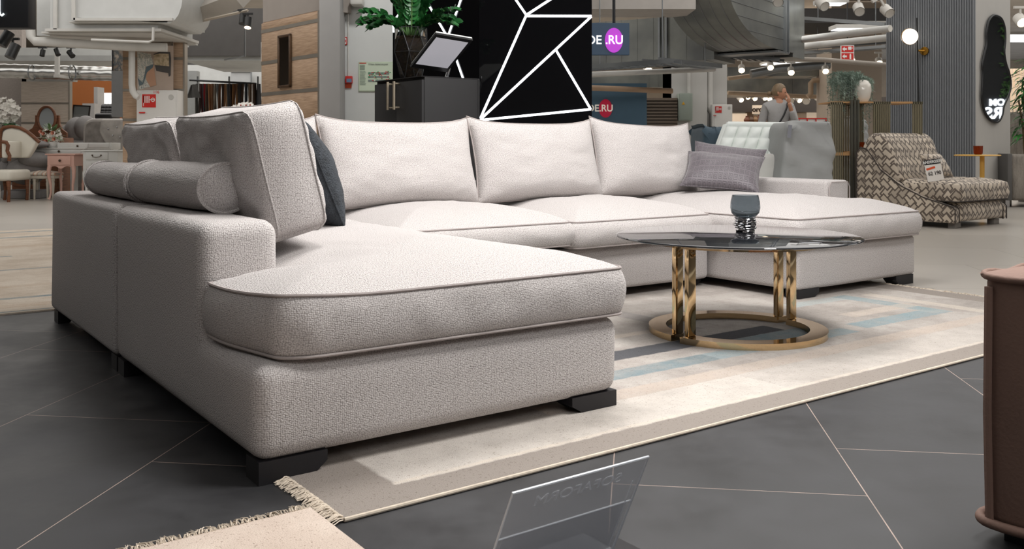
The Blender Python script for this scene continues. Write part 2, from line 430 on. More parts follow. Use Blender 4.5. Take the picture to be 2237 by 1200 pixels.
# main rug under sofa
gr='8f8780'; cr='c9c2ba'
L=[(.09,-.32,.215+.09,3,gr,1),(.09,-.32,4.45,-.19,gr,1),(4.28,-.3,4.45,3,gr,1),
   (.30,-.19,1.9,.06,cr,.8),(1.9,-.19,4.28,.06,cr,.45),(.3,-.19,4.2,-.17,'cfc3b4',.6),
   (1.0,.06,4.2,.16,'bbada1',.75),(1.3,.27,2.05,.38,'75858a',.95),(2.05,.27,3.0,.38,'8c9a9d',.9),
   (3.1,.30,3.75,.42,'83959a',.9),(1.45,.50,2.75,.63,'57575a',1),(2.2,.37,2.9,.5,'7c8d93',.9),
   (1.3,.82,2.35,.88,'bfb2a6',.7),(1.3,.95,1.95,1.05,'7d9a9c',.95),(1.85,1.05,1.95,1.35,'7d9a9c',.95),(1.3,1.3,1.95,1.38,'a8bcbc',.7),
   (2.35,.75,2.47,1.35,'8c8886',.8),(2.47,1.27,4.2,1.4,'a8a29c',.7),(3.75,.3,3.87,.95,'86989c',.9),(3.3,.85,3.75,.95,'a5b0b0',.7),
   (3.3,.5,3.9,.6,'bfb2a6',.6),(3.95,-.1,4.05,.9,'c9bfb2',.6)]
rt=thing('patterned_rug','large cream patchwork rug with grey border and blue grey bars under the big sofa','rug',SO,TH)
mb=MB(); rug_body(mb,.09,-.32,4.45,2.5); mb.obj('rug_field',rug_mat('patchwork rug',['8b857f','a39c96','b2aca6','9d948c'],L),rt,smooth=0)
mb=MB(); mb.tube([(.09,-.322,.006),(1.5,-.322,.006),(3.0,-.322,.006),(4.45,-.322,.006)],.0055,n=8); mb.obj('bound_edge',FR,rt)
mb=MB(); fringe(mb,(.092,-.32,0),(.092,.02,0),(-1,0,0),dens=230,ln=.04,seed=2)
fringe(mb,(4.448,-.32,0),(4.448,1.6,0),(1,0,0),dens=420,ln=.045,seed=3)
f=mb.obj('fringe',FR,rt); f['kind']='stuff'
# near plain rug
rt=thing('plain_rug','plain beige rug with frayed edge in the bottom left foreground','rug',SO,TH)
mb=MB(); rug_body(mb,-1.9,-1.5,.055,-.21); mb.obj('rug_field',rug_mat('plain beige rug',['c3b2a5','cabaad','d2c3b6','c8b9ac'],[],1.3),rt,smooth=0)
mb=MB(); fringe(mb,(-1.9,-.212,0),(.05,-.212,0),(0,1,0),dens=700,ln=.038,seed=5); f=mb.obj('fringe',FR,rt); f['kind']='stuff'
# far left rug
rt=thing('striped_rug','beige rug with thin blue grey stripes on the left behind the sofa','rug',SO,TH)
bl='7f8c90'; L=[]
for (v,w,u0,u1) in ((3.16,.03,-9,3),(3.62,.06,-9,3),(5.0,.05,-.2,3),(5.9,.06,-9,.25),(5.55,.06,-9,.05),(7.55,.1,-9,3),(8.15,.1,-9,3)):
    L.append((u0,v,u1,v+w,bl,.9))
L+= [(-3,4.75,-.55,5.5,'8d999b',.8),(-9,3.3,3,3.42,'b39d88',.5),(-9,4.1,3,4.2,'b39d88',.4),(-9,6.6,3,6.8,'b39d88',.4)]
mb=MB(); rug_body(mb,-4,3.12,3,8.45); mb.obj('rug_field',rug_mat('striped rug',['b3a595','c3b6a7','cdc2b4','bba894'],L,1.0),rt,smooth=0)

# ---------- the big sofa ----------
sofa=thing('modular_sofa','large U-shaped light grey woven modular sofa with black block feet','sofa',SO,TH)
def cells(mb,us,vs,hf,bev=.03):
    b=bmesh.new(); 
    vv={}
    def V(x,y,z):
        k=(round(x,4),round(y,4),round(z,4))
        if k not in vv: vv[k]=b.verts.new(k)
        return vv[k]
    nu,nv=len(us)-1,len(vs)-1
    zs=sorted({h for i in range(nu) for j in range(nv) for h in ([hf(i,j)] if hf(i,j) else [])}|{.055})
    solid=lambda i,j,k: 0<=i<nu and 0<=j<nv and 0<=k<len(zs)-1 and hf(i,j) and zs[k+1]<=hf(i,j)+1e-6
    for i in range(nu):
        for j in range(nv):
            for k in range(len(zs)-1):
                if not solid(i,j,k): continue
                x0,x1,y0,y1,z0,z1=us[i],us[i+1],vs[j],vs[j+1],zs[k],zs[k+1]
                for d,q in (((-1,0,0),[(x0,y0,z0),(x0,y0,z1),(x0,y1,z1),(x0,y1,z0)]),((1,0,0),[(x1,y0,z0),(x1,y1,z0),(x1,y1,z1),(x1,y0,z1)]),
                            ((0,-1,0),[(x0,y0,z0),(x1,y0,z0),(x1,y0,z1),(x0,y0,z1)]),((0,1,0),[(x0,y1,z0),(x0,y1,z1),(x1,y1,z1),(x1,y1,z0)]),
                            ((0,0,-1),[(x0,y0,z0),(x0,y1,z0),(x1,y1,z0),(x1,y0,z0)]),((0,0,1),[(x0,y0,z1),(x1,y0,z1),(x1,y1,z1),(x0,y1,z1)])):
                    if not solid(i+d[0],j+d[1],k+d[2]): b.faces.new([V(*c) for c in q])
    bmesh.ops.recalc_face_normals(b,faces=b.faces)
    bmesh.ops.dissolve_limit(b,angle_limit=.01,verts=b.verts,edges=b.edges)
    es=[e for e in b.edges if e.calc_face_angle(0)>.4]
    bmesh.ops.bevel(b,geom=es,offset=bev,segments=4,profile=.5,affect='EDGES')
    bmesh.ops.triangulate(b,faces=[f for f in b.faces if len(f.verts)>4])
    bmesh.ops.subdivide_edges(b,edges=[e for e in b.edges if e.calc_length()>.12],cuts=2,use_grid_fill=True)
    mb.merge(b)
def soft(seed,amp=.0045):
    def w(c):
        n=mn.noise_vector(Vector((c.x*2.3+seed,c.y*2.3,c.z*2.3)))
        return c+n*amp
    return w
AH=.645
def slope_front(c,seed=0):
    # outer flank swells forward from the arm to the chaise base
    if c.y<.52 and c.z>.26 and c.x<.30 and c.z<.42 and c.y>.05:
        pass
    return c
mb=MB(); cells(mb,[0,.25,1.25],[0,.455,1.494],lambda i,j:(AH if (i==0 and j==1) else .305),.05)
mb.obj('chaise_base',SOFA,sofa,warp=soft(1),smooth=60)
mb=MB(); cells(mb,[0,.25,1.25],[1.506,2.57,2.82],lambda i,j:(AH if (i==0 or j==1) else .305),.035)
mb.obj('corner_base',SOFA,sofa,warp=soft(2),smooth=60)
mb=MB(); cells(mb,[1.26,3.49],[1.64,2.57,2.82],lambda i,j:(AH if j==1 else .305),.03)
mb.obj('middle_base',SOFA,sofa,warp=soft(3),smooth=60)
mb=MB(); cells(mb,[3.50,4.44,4.69],[.99,1.47,2.57,2.82],lambda i,j:(AH if (i==1 and j>=1) or j==2 else .305),.03)
o=mb.obj('chaise_base',SOFA,sofa,warp=soft(4),smooth=60)
pts=[(4.455,1.462,.36),(4.455,1.462,.6),(4.475,1.462,.632),(4.655,1.462,.632),(4.678,1.462,.6),(4.678,1.462,.36)]
mb=MB(); mb.tube(pts,.004,n=6); mb.obj('piping',PIPE_S,o)
# feet
def foot(u,v,du,dv,h=.06,z0=0.0):
    mb=MB(); s=.02
    mb.prism([(0,z0),(du-s*2,z0),(du,h*.55),(du,h),(0,h)],0,dv,plane='XZ') if du>0 else mb.prism([(0,z0),(du+s*2,z0),(du,h*.55),(du,h),(0,h)],0,dv,plane='XZ')
    mb.obj('foot',BLACKW,sofa,loc=(u,v,0),smooth=0)
for a in ((.012,.012,.19,.09),(1.24,.012,-.19,.09),(.012,1.40,.09,.09),(.012,1.51,.09,.09),(.012,2.7,.09,.1),(1.15,1.40,.09,.09),(1.15,1.52,.09,.09),
          (1.3,1.70,.1,.09),(3.38,1.70,.1,.09),(1.3,2.7,.1,.09),(3.38,2.7,.1,.09),(3.515,1.0,.19,.09),(4.675,1.0,-.19,.09),(4.6,2.7,.08,.08),(3.52,2.7,.1,.08)):
    on=.2<a[0]<4.4 and -.3<a[1]<2.45
    foot(*a,z0=.009 if on else 0)
# seat cushions
def add_seat(poly,r,z0,z1,crown,cen,seed,sink=None,bulge=.02,kk=.13,amp=.004):
    mb=MB(); top,bot=seat_cushion(mb,poly,r,z0,z1,crown,cen,bulge=bulge,seed=seed,sink=sink,kk=kk,amp=amp)
    o=mb.obj('seat_cushion',SOFA,sofa,smooth=70)
    for q in (top,bot):
        m2=MB(); m2.tube(q,.0048,n=6,closed=True); m2.obj('piping',PIPE_S,o)
add_seat([(.022,.44),(.022,.30),(.075,.03),(.15,-.008),(1.24,-.012),(1.255,.03),(1.255,1.62),(.262,1.62),(.262,.44)],[.02,.08,.03,.06,.04,.03,.05,.03,.03],.315,.468,.10,(.6,.3),1,
         sink=lambda p:.012*math.exp(-((p.x-.1)**2+(p.y)**2)/.02),bulge=.022,kk=.22)
add_seat([(.262,1.64),(1.24,1.64),(1.24,2.56),(.262,2.56)],.05,.31,.47,.085,(.75,2.1),2)
add_seat([(1.275,1.585),(2.345,1.575),(2.345,2.56),(1.275,2.56)],.05,.335,.462,.115,(1.8,2.1),3,kk=.2,bulge=.03)
add_seat([(2.36,1.57),(3.44,1.585),(3.44,2.56),(2.36,2.56)],.05,.315,.458,.12,(2.9,2.1),4,kk=.2,bulge=.035)
add_seat([(3.455,.965),(4.40,.95),(4.68,.955),(4.68,1.44),(4.43,1.455),(4.43,2.56),(3.455,2.56)],[.05,.2,.05,.05,.02,.04,.04],.315,.462,.125,(4.0,1.3),5,kk=.24,bulge=.03)
# back cushions
def back_cushion(u0,u1,vb,zb,zt,T_=.24,lean=14,seed=0,pinch=.05,rz=0,ear=.03,name='back_cushion',edge=.0,p=3.2,roll=0):
    W=u1-u0; H=zt-zb
    M=T(((u0+u1)/2,vb,zb+H/2))@RZ(rz)@RX(-lean)@RY(roll)
    mb=MB(); pillow(mb,W,H/math.cos(R(lean))*1.0,T_,pinch=pinch,edge=edge,seed=seed,M=M,ear=ear,p=p,bot=.5,amp=.007,n=34)
    o=mb.obj(name,SOFA,sofa,smooth=70)
    m2=MB(); m2.tube(pillow_edge(W,H/math.cos(R(lean)),pinch,M=M,ear=ear),.0045,n=6,closed=True); m2.obj('piping',PIPE_S,o)
    return o
back_cushion(1.235,2.22,2.35,.53,1.015,seed=1)
back_cushion(2.21,3.19,2.35,.53,1.022,seed=2,lean=13)
back_cushion(3.17,4.10,2.35,.53,1.025,seed=3,lean=12,roll=2)
back_cushion(.62,1.24,2.36,.53,1.01,seed=4)
# big loose pillows along the left back, seen from behind and from their near end
def side_pillow(v0,v1,uc,zb,zt,T_,lean,seed,yaw=0,edge=.07,ear=.038,pinch=.05):
    W=v1-v0; H=zt-zb
    M=T((uc,(v0+v1)/2,zb+H/2))@RZ(90+yaw)@RX(-lean)
    mb=MB(); pillow(mb,W,H,T_,pinch=pinch,edge=edge,seed=seed,M=M,ear=ear,p=3.0,bot=.45,amp=.016,n=44,rc=.17)
    o=mb.obj('back_cushion',SOFA,sofa,smooth=70)
    for sy in (-1,1):
        m2=MB(); m2.tube(pillow_edge(W,H,pinch,y=sy*edge,M=M,ear=ear,rc=.17),.003,n=6,closed=True); m2.obj('piping',SOFA,o)
side_pillow(.60,1.46,.35,.54,1.015,.27,14,seed=7,edge=.085)
side_pillow(1.50,2.32,.34,.54,1.0,.25,14,seed=8,edge=.07)
# bolsters
def bolster(label,v0,v1,uc,zc,r,yaw,seed):
    t=thing('bolster',label,'bolster',SO,TH)
    M=T((uc,(v0+v1)/2,zc))@RZ(yaw)
    L_=v1-v0; prof=lambda s:r*(1-.04*abs(s)**4)
    def fn(i,j):
        a=2*PI*i; y=(j*2-1); rr=prof(y)*(1+.03*mn.noise(Vector((math.cos(a)*1.5+seed,y*3,math.sin(a)*1.5))))
        return M@Vector((rr*math.cos(a)*1.06,y*L_/2,rr*math.sin(a)*.96))
    mb=MB(); mb.grid(fn,40,26,closed_u=True)
    def cap(sg):
        def f(i,j):
            a=2*PI*i; q=1-j; rr=prof(1)*q*(1+.015*math.sin(a*9+seed)*(1-q)*2)
            return M@Vector((rr*math.cos(a)*1.06,sg*(L_/2+.028*(1-q**2.5)*1.0),rr*math.sin(a)*.96))
        return f
    for sg in (-1,1): mb.grid(cap(sg),40,10,closed_u=True)
    bmesh.ops.remove_doubles(mb.bm,verts=mb.bm.verts,dist=1e-4)
    mb.obj('body',SOFA,t,smooth=70)
    for sg in (-1,1):
        m2=MB(); m2.tube([M@Vector((r*.985*math.cos(a)*1.06,sg*L_/2,r*.985*math.sin(a)*.96)) for a in [2*PI*k/48 for k in range(48)]],.006,n=6,closed=True); m2.obj('piping',SOFA,t)
bolster('grey woven bolster with its round end facing the camera, nearer of two on the arm',.80,1.555,.172,AH+.085,.088,3,1)
bolster('cylindrical grey woven bolster behind the nearer bolster on the left arm',1.60,2.32,.145,AH+.078,.082,0,2)
# throw pillows
PAT=None
def hexmat(name,c1,c2,sc=30):
    m,nt,b=newmat(name); b.inputs['Roughness'].default_value=.55; b.inputs['Sheen Weight'].default_value=.3
    tc=node(nt,'ShaderNodeTexCoord'); mp=node(nt,'ShaderNodeMapping'); mp.inputs['Scale'].default_value=(1,.0,.62); nt.links.new(tc.outputs['Object'],mp.inputs[0])
    v=node(nt,'ShaderNodeTexVoronoi',feature='DISTANCE_TO_EDGE'); v.inputs['Scale'].default_value=sc; v.inputs['Randomness'].default_value=.05
    nt.links.new(mp.outputs[0],v.inputs['Vector'])
    s=node(nt,'ShaderNodeMath',operation='SINE'); k=node(nt,'ShaderNodeMath',operation='MULTIPLY'); k.inputs[1].default_value=30
    nt.links.new(v.outputs['Distance'],k.inputs[0]); nt.links.new(k.outputs[0],s.inputs[0])
    r=ramp(nt,[(.35,c1),(.6,c2)]); nt.links.new(s.outputs[0],r.inputs[0]); nt.links.new(r.outputs[0],b.inputs['Base Color']); return m
GP=hexmat('grey satin hexagon fabric','4d474c','6f686d')
def throw(name,label,cat,W,H,T_,M,m,seed,group=None,pinch=.09,p=2.4,n=26,ear=0):
    t=thing(name,label,cat,(0,0,0)); mb=MB(); pillow(mb,W,H,T_,pinch=pinch,seed=seed,p=p,n=n,ear=ear,amp=.006)
    t.matrix_world=M; mb.obj('cover',m,t,smooth=70); 
    m2=MB(); m2.tube(pillow_edge(W,H,pinch,n=14,ear=ear),.003,n=5,closed=True); m2.obj('seam',m,t); return t
MS=T(O)@Matrix.Rotation(TH,4,'Z')
throw('throw_pillow','dark grey satin cushion with raised hexagon pattern, front of the pair on the sofa','cushion',.52,.36,.15,MS@T((4.00,1.98,.700))@RZ(-50)@RX(-50)@RY(7),GP,11,ear=-.0)
throw('throw_pillow','dark grey satin cushion mostly hidden behind the front hexagon cushion','cushion',.50,.38,.13,MS@T((4.17,2.10,.725))@RZ(-50)@RX(-36)@RY(9),GP,12)
NV=mat('navy faux fur','2e3339',.8,var=.4,scale=40,bump=.8,bscale=160)
throw('fur_pillow','dark blue grey plush cushion behind the big left pillow','cushion',.50,.46,.22,MS@T((.69,1.30,.76))@RZ(84)@RX(-22),NV,13,pinch=.02,p=2)
# ---------- coffee table ----------
tb=thing('coffee_table','round smoked glass coffee table on two gold half ring frames','table',(1.045,4.32,.008),TH)
def halfring(sg,z,ri,ro,h,gap,m,name):
    # half ring on side sg of the chord (chord along local x)
    mb=MB(); n=40; P=[]
    a0=math.asin(gap/ro); a1=math.asin(gap/ri)
    out=[(ro*math.cos(a0+(PI-2*a0)*k/n),sg*ro*math.sin(a0+(PI-2*a0)*k/n)) for k in range(n+1)]
    inn=[(ri*math.cos(a1+(PI-2*a1)*k/n),sg*ri*math.sin(a1+(PI-2*a1)*k/n)) for k in range(n+1)]
    b=bmesh.new()
    V=[[b.verts.new((*q,zz)) for q in pts] for pts in (out,inn) for zz in (z,z+h)]
    o0,o1,i0,i1=V
    for k in range(n):
        for p_,q_ in ((o0,o1),(o1,i1),(i1,i0),(i0,o0)): b.faces.new((p_[k],p_[k+1],q_[k+1],q_[k]))
    for k in (0,n): b.faces.new((o0[k],o1[k],i1[k],i0[k]))
    mb.merge(b); return mb.obj(name,m,tb,smooth=30)
for sg in (-1,1):
    halfring(sg,0,.325,.405,.028,.026,GOLD,'base_ring')
    halfring(sg,.414,.335,.395,.022,.026,GOLD,'top_ring')
    for sx in (-1,1):
        mb=MB(); mb.box(sx*.327,sg*.026,.0285,sx*.374,sg*.050,.4135,.002); mb.obj('post',GOLD,tb,smooth=30)
TG=None
m,nt,b=newmat('smoked glass'); b.inputs['Base Color'].default_value=(.012,.013,.016,1); b.inputs['Roughness'].default_value=.03; b.inputs['Specular IOR Level'].default_value=.5; b.inputs['IOR'].default_value=1.5
b.inputs['Transmission Weight'].default_value=.0; b.inputs['Alpha'].default_value=.93; TG=m
mb=MB(); mb.lathe([(0,0),(.545,0),(.556,.003),(.558,.006),(.556,.009),(.545,.012),(0,.012)],c=(0,0,.4395),n=96); mb.obj('glass_top',TG,tb,smooth=30)
# candle holder
vp=fl(1628,505,.461); vz=.008+.4395+.0125
cb=thing('candle_holder','smoky glass tumbler on a stack of silver rings standing on the coffee table','candle holder',(vp.x,vp.y,vz))
SG=None
m,nt,b=newmat('smoke grey glass'); b.inputs['Base Color'].default_value=lin('a5adb2'); b.inputs['Roughness'].default_value=.02; b.inputs['Transmission Weight'].default_value=1; b.inputs['IOR'].default_value=1.14; SG=m
mb=MB()
mb.lathe([(0,.066),(.03,.066),(.05,.072),(.066,.09),(.0715,.115),(.069,.145),(.062,.175),(.059,.175),(.066,.145),(.0685,.115),(.063,.093),(.048,.077),(.02,.073),(0,.073)],n=40)
mb.obj('glass_bowl',SG,cb)
mb=MB()
for k in range(5):
    z=.006+k*.0125; rr=(.040,.046,.05,.046,.044)[k]
    mb.tube([(rr*math.cos(a)+.003*math.sin(k*2.3),rr*math.sin(a),z+.003*math.sin(a*2+k)) for a in [2*PI*i/32 for i in range(32)]],.0058,n=8,closed=True)
mb.lathe([(0,.0),(.026,.0),(.03,.01),(.028,.055),(.05,.064),(.052,.067),(0,.067)],n=28); mb.obj('ring_stack',CHROME,cb)
# ---------- room shell ----------
WALLG=mat('grey beige plaster','8e8983',.85,var=.05)
ZC=4.7
def shell(name,x0,y0,z0,x1,y1,z1,m):
    mb=MB(); mb.box(x0,y0,z0,x1,y1,z1); return struct(mb.obj(name,m,smooth=0))
shell('ceiling',-24,-6,ZC,26,42,ZC+.2,CEIL)
shell('wall_back',-24,41,0,26,41.2,ZC,mat('back wall paint','b5a898',.8))
shell('wall_left',-24.2,-6,0,-24,42,ZC,WALLG); shell('wall_right',26,-6,0,26.2,42,ZC,WALLG); shell('wall_rear',-24,-6.2,0,26,-6,ZC,mat('rear wall grey','8a8784',.8))
def rl(P,d,px):
    k=(px-CX)/F; return (k*P.y-P.x)/(d.x-k*d.y)
def zat(py,Y): return CAMH-(py-HY)/F*Y
def fbox(mb,px0,py0,px1,py1,Y,dep=.1,bev=0,z0=None):
    a=at(px0,py0,Y); b=at(px1,py1,Y); mb.box(a.x,Y,b.z if z0 is None else z0,b.x,Y+dep,a.z,bev); return mb
def one(name,mb,m,label,cat,group=None,kind=None,smooth=40):
    return tag(mb.obj(name,m,smooth=smooth),label,cat,group,kind)
ALU=mat('aluminium strip','a39c92',.35,metal=.7)
GREYW=mat('grey wall paint','8f8c8a',.8,var=.04); LGREY=mat('light grey paint','aeaeac',.7,var=.03)
DGREY=mat('dark grey paint','5a5856',.8,var=.06)
# -- oak panel wall A (frontal, left) --
def wf(P,d): return T(P)@Matrix.Rotation(math.atan2(d.y,d.x),4,'Z')
def panel_wall(name,P,d,L,z0,z1,seams,m,label,cat='wall panel',t=.12,capm=None):
    M=wf(Vector((P.x,P.y,0)),d); w=thing(name,label,cat,(P.x,P.y,0),math.atan2(d.y,d.x))
    mb=MB(); zs=[z0]+sorted(seams)+[z1]
    for a,b in zip(zs,zs[1:]): mb.box(0,0,a+.012,L,t,b-.012,.003)
    mb.box(.005,.012,z0,L-.005,t,z1); mb.obj('panels',m,w,smooth=30)
    mb=MB()
    for s in seams: mb.box(0,-.004,s-.02,L,.01,s+.02)
    mb.box(L-.02,-.006,z0,L+.004,t,z1); mb.obj('metal_strips',ALU,w,smooth=0); return w,M
Y=13.6; P=at(268,300,Y); Q=at(403,300,Y)
panel_wall('panel_wall',P,Vector((1,0,0)),Q.x-P.x,0,zat(28,Y),[zat(y,Y) for y in (54,128,197,262)],OAKP,'oak panelled stand wall behind the red fire hose cabinet on the left')
# -- oak panel wall B (angled) --
dl=Vector((-.655,.756,0)); P=at(697,300,10.0); s=rl(P,dl,571); PL=P+dl*s
WBP,WBM=panel_wall('panel_wall',PL,-dl,s,0,zat(22,10),[zat(y,10) for y in (44,120,195,262)],OAKP,'angled oak panelled stand wall with a narrow dark framed mirror, left of the white pillar')
mb=MB(); M=wf(Vector((PL.x,PL.y,0)),-dl); mb.box(0,.02,zat(21,10),s,.4,ZC,M=M); struct(mb.obj('wall_upper',mat('upper wall taupe','958d86',.8,var=.04),smooth=0))
# narrow mirror on wall B
u0=s-rl(P,dl,638); u1=s-rl(P,dl,611)
ux0=min(u0,u1); ux1=max(u0,u1); Ym=(PL-dl*0).y
mid=PL-dl*((ux0+ux1)/2); z1=zat(76,mid.y); z0=zat(192,mid.y)
t=thing('narrow_mirror','tall narrow dark framed mirror on the oak panel wall','mirror',(PL.x,PL.y,0),math.atan2(-dl.y,-dl.x))
mb=MB(); w_=.03
for q in ((ux0,z0,ux0+w_,z1),(ux1-w_,z0,ux1,z1),(ux0,z0,ux1,z0+w_),(ux0,z1-w_,ux1,z1)): mb.box(q[0],-.03,q[1],q[2],-.005,q[3],.004)
mb.obj('frame',mat('dark bronze','4a3522',.4,metal=.3),t,smooth=30)
mb=MB(); mb.box(ux0+w_,-.02,z0+w_,ux1-w_,-.012,z1-w_); mb.obj('glass',mat('mirror glass','8a8078',.08,metal=1,var=.02),t,smooth=0)
# -- grey end panel and white column --
mb=MB(); P2=at(697,0,9.98); mb.box(P2.x,9.99,0,at(742,0,9.98).x,10.3,ZC); struct(mb.obj('pillar_grey',mat('pillar grey paint','9b9997',.8,var=.03),smooth=0))
WP=mat('white pillar paint','d3d5d3',.6,var=.02)
mb=MB(); mb.box(at(742,0,10.3).x,10.32,0,at(900,0,10.3).x,11.5,ZC); struct(mb.obj('pillar_white',WP,smooth=0))
YW=10.32
# fire alarm sign
RED=mat('signal red','c8271f',.5,var=.03); WHT=mat('sign white','e6e4e0',.5,var=.02); ORG=mat('orange label','d9542b',.5)
def sign_box(name,px0,py0,px1,py1,Y,m,label,cat,dep=.012):
    t=thing(name,label,cat,(0,0,0)); mb=MB(); fbox(mb,px0,py0,px1,py1,Y-dep,dep*.999,.002); mb.obj('plate',m,t,smooth=30); return t
def ring(mb,c,r0,r1,y,n=32,h=.002):
    b=bmesh.new(); A_=[b.verts.new((c.x+r0*math.cos(2*PI*k/n),y,c.z+r0*math.sin(2*PI*k/n))) for k in range(n)] ; B_=[b.verts.new((c.x+r1*math.cos(2*PI*k/n),y,c.z+r1*math.sin(2*PI*k/n))) for k in range(n)]
    for k in range(n): b.faces.new((A_[k],A_[(k+1)%n],B_[(k+1)%n],B_[k]))
    mb.merge(b)
t=sign_box('fire_alarm_sign',744,81,758,98,YW,RED,'small square red and white fire alarm sign high on the white pillar','sign')
mb=MB(); fbox(mb,745.5,83,756.5,96,YW-.015,.003); mb.obj('white_field',WHT,t,smooth=0)
mb=MB(); c=at(751,89.5,YW-.018); ring(mb,c,.024,.011,c.y); mb.obj('ring_symbol',RED,t,smooth=0)
t=thing('alarm_call_point','red fire alarm call point with orange label below on the white pillar','alarm',(0,0,0))
mb=MB(); fbox(mb,754,166,769,182,YW-.05,.048,.006); mb.obj('housing',RED,t)
mb=MB(); fbox(mb,757,172,768,180,YW-.056,.008); mb.obj('window',mat('blue grey plastic','6b86a3',.4),t,smooth=0)
mb=MB(); fbox(mb,753,183.5,767.5,192.5,YW-.012,.01); mb.obj('label_plate',ORG,t,smooth=0)
mb=MB(); a=at(760.5,0,YW-.02); mb.cyl((a.x,a.y,zat(-20,YW)),(a.x,a.y,zat(166,YW)),.008,n=8); one('cable_conduit',mb,WPIPE,'thin white cable conduit running down to the red alarm call point','conduit')
# evacuation plan
t=sign_box('evacuation_plan',783,135,862,200,YW,mat('plan frame','b7c4ac',.5),'framed green evacuation plan poster on the white pillar beside the black cabinet','poster')
mb=MB(); fbox(mb,785,137,862,198,YW-.014,.003); mb.obj('sheet',mat('pale green paper','cfdcc6',.6,var=.03),t,smooth=0)
INK=mat('dark ink','2c3a38',.7); GRN=mat('green ink','3f9a63',.6)
a=at(826,141,YW-.018); text('ПЛАН ЭВАКУАЦИИ',.023,INK,t,T(a),ext=.0005)
mb=MB()
for (x0,y0,x1,y1) in ((804,158,817,163),(820,158,850,163),(804,166,817,170),(820,166,850,170),(804,174,817,179),(820,174,850,179)): fbox(mb,x0,y0,x1,y1,YW-.0165,.002)
mb.obj('floor_plan',mat('plan grey','7e8a86',.6),t,smooth=0)
mb=MB(); rd=random.Random(4)
for k in range(24): x=803+rd.random()*48; y=155+rd.random()*22; fbox(mb,x,y,x+2.6,y+1.6,YW-.018,.001)
fbox(mb,785,137,800,139,YW-.017,.002); mb.obj('red_marks',RED,t,smooth=0)
mb=MB()
for k in range(22): x=803+rd.random()*48; y=153+rd.random()*22; fbox(mb,x,y,x+3,y+1.4,YW-.0185,.001)
mb.obj('green_marks',GRN,t,smooth=0)
mb=MB()
for k in range(12): fbox(mb,786,156+k*2.6,797+rd.random()*3,157+k*2.6,YW-.0165,.001)
for k in range(6): fbox(mb,786,142+k*2,797,143+k*2,YW-.0165,.001)
mb.obj('text_lines',mat('pale ink','8b9a8d',.7),t,smooth=0)
mb=MB(); fbox(mb,764,-12,791,10,YW-.2,.19,.02); one('wall_speaker',mb,WPIPE,'white box speaker at the top of the white pillar','speaker')
# ---------- black cabinet ----------
PC=at(922,300,6.15); PC.z=0; zt=zat(167,6.15); LB=rl(PC,B,818); LA=rl(PC,A,1047)
cbt=thing('black_cabinet','tall black cabinet with two doors and long champagne handles behind the sofa','cabinet',PC,TH)
CB=mat('black laminate','1b1a1b',.75,var=.04)
mb=MB(); mb.box(0.02,0,.06,LA,LB,zt,.003); mb.obj('body',CB,cbt,smooth=30)
mb=MB(); mb.box(.04,.03,0,LA-.03,LB-.03,.06); mb.obj('plinth',BLACK,cbt,smooth=0)
HM=mat('champagne metal','c9bca6',.3,metal=.8)
gap=rl(PC,B,865)
for (a,b,hy) in ((.003,gap-.003,rl(PC,B,866)-.035),(gap+.003,LB-.003,rl(PC,B,851))):
    mb=MB(); mb.box(0,a,.08,.0195,b,zt-.02,.002); d=mb.obj('door',CB,cbt,smooth=30)
    zy0=zat(235,6.4); zy1=zat(183,6.4); mb=MB(); yy=gap-.045 if hy<gap else gap+.045
    mb.cyl((-.04,yy,zy0-.015),(-.04,yy,zy1+.015),.010,n=12)
    for z in (zy0,zy1): mb.cyl((-.04,yy,z),(0,yy,z),.007,n=10)
    mb.obj('handle',HM,d)
mb=MB(); mb.box(-.01,-.002,zt,LA,LB,zt+.004); mb.box(LA-.012,-.004,.06,LA,-.0005,zt); mb.obj('edge_banding',CB,cbt,smooth=0)
# ---------- LED column ----------
BG=mat('black gloss glass','0b0b0d',.04,var=.02); LED=mat('white light line','ffffff',.5,emit='f4f8ff',estr=2.6)
PB=at(1047,300,7.35); PB.z=0
d1=Vector((.995,-.1,0)).normalized(); L1=rl(PB,d1,1293); d2=Vector((-.80,.60,0)); L2=rl(PB,d2,858)
lc=thing('led_column','black glossy column with crossing white light lines behind the sofa','column',PB)
mb=MB(); 
p0=Vector((0,0,0)); p1=d1*L1; p2=d2*L2; p3=p1+Vector((-.1,1.4,0)); p4=p2+Vector((.6,.9,0))
mb.prism([(p0.x,p0.y),(p1.x,p1.y),(p3.x,p3.y),(p4.x,p4.y),(p2.x,p2.y)],0,ZC); mb.obj('glass_cladding',BG,lc,smooth=0)
def onface(P,d,px,py,off=.006):
    s=rl(P,d,px); q=P+d*s; z=zat(py,q.y); n=Vector((d.y,-d.x,0)); 
    if n.y>0: n=-n
    return q-P+n*off+Vector((0,0,z))
def led(d,a,b,w=.011):
    p,q=onface(PB,d,*a),onface(PB,d,*b); n=Vector((d.y,-d.x,0)); n=-n if n.y>0 else n
    t=(q-p).normalized(); c=t.cross(n)
    mb=MB(); bm=mb.bm
    vs=[]
    for e in (p-t*w*.5,q+t*w*.5):
        for sx,sn in ((1,1),(-1,1),(-1,-1),(1,-1)): vs.append(bm.verts.new(e+c*w*sx+n*.004*sn))
    for k in range(4): bm.faces.new((vs[k],vs[(k+1)%4],vs[4+(k+1)%4],vs[4+k]))
    bm.faces.new(vs[:4]); bm.faces.new(vs[4:]); mb.obj('light_line',LED,lc,smooth=0)
for a,b in (((1104,-34),(1149.6,32.6)),((1150,33),(1252,-33)),((1150.8,35),(1291,35.5)),((1149.6,34),(1050,258)),((1291,37),(1054,257)),((1214.9,110),(1290,238)),((1290,239),(1050,262.5))): led(d1,a,b,.0088)
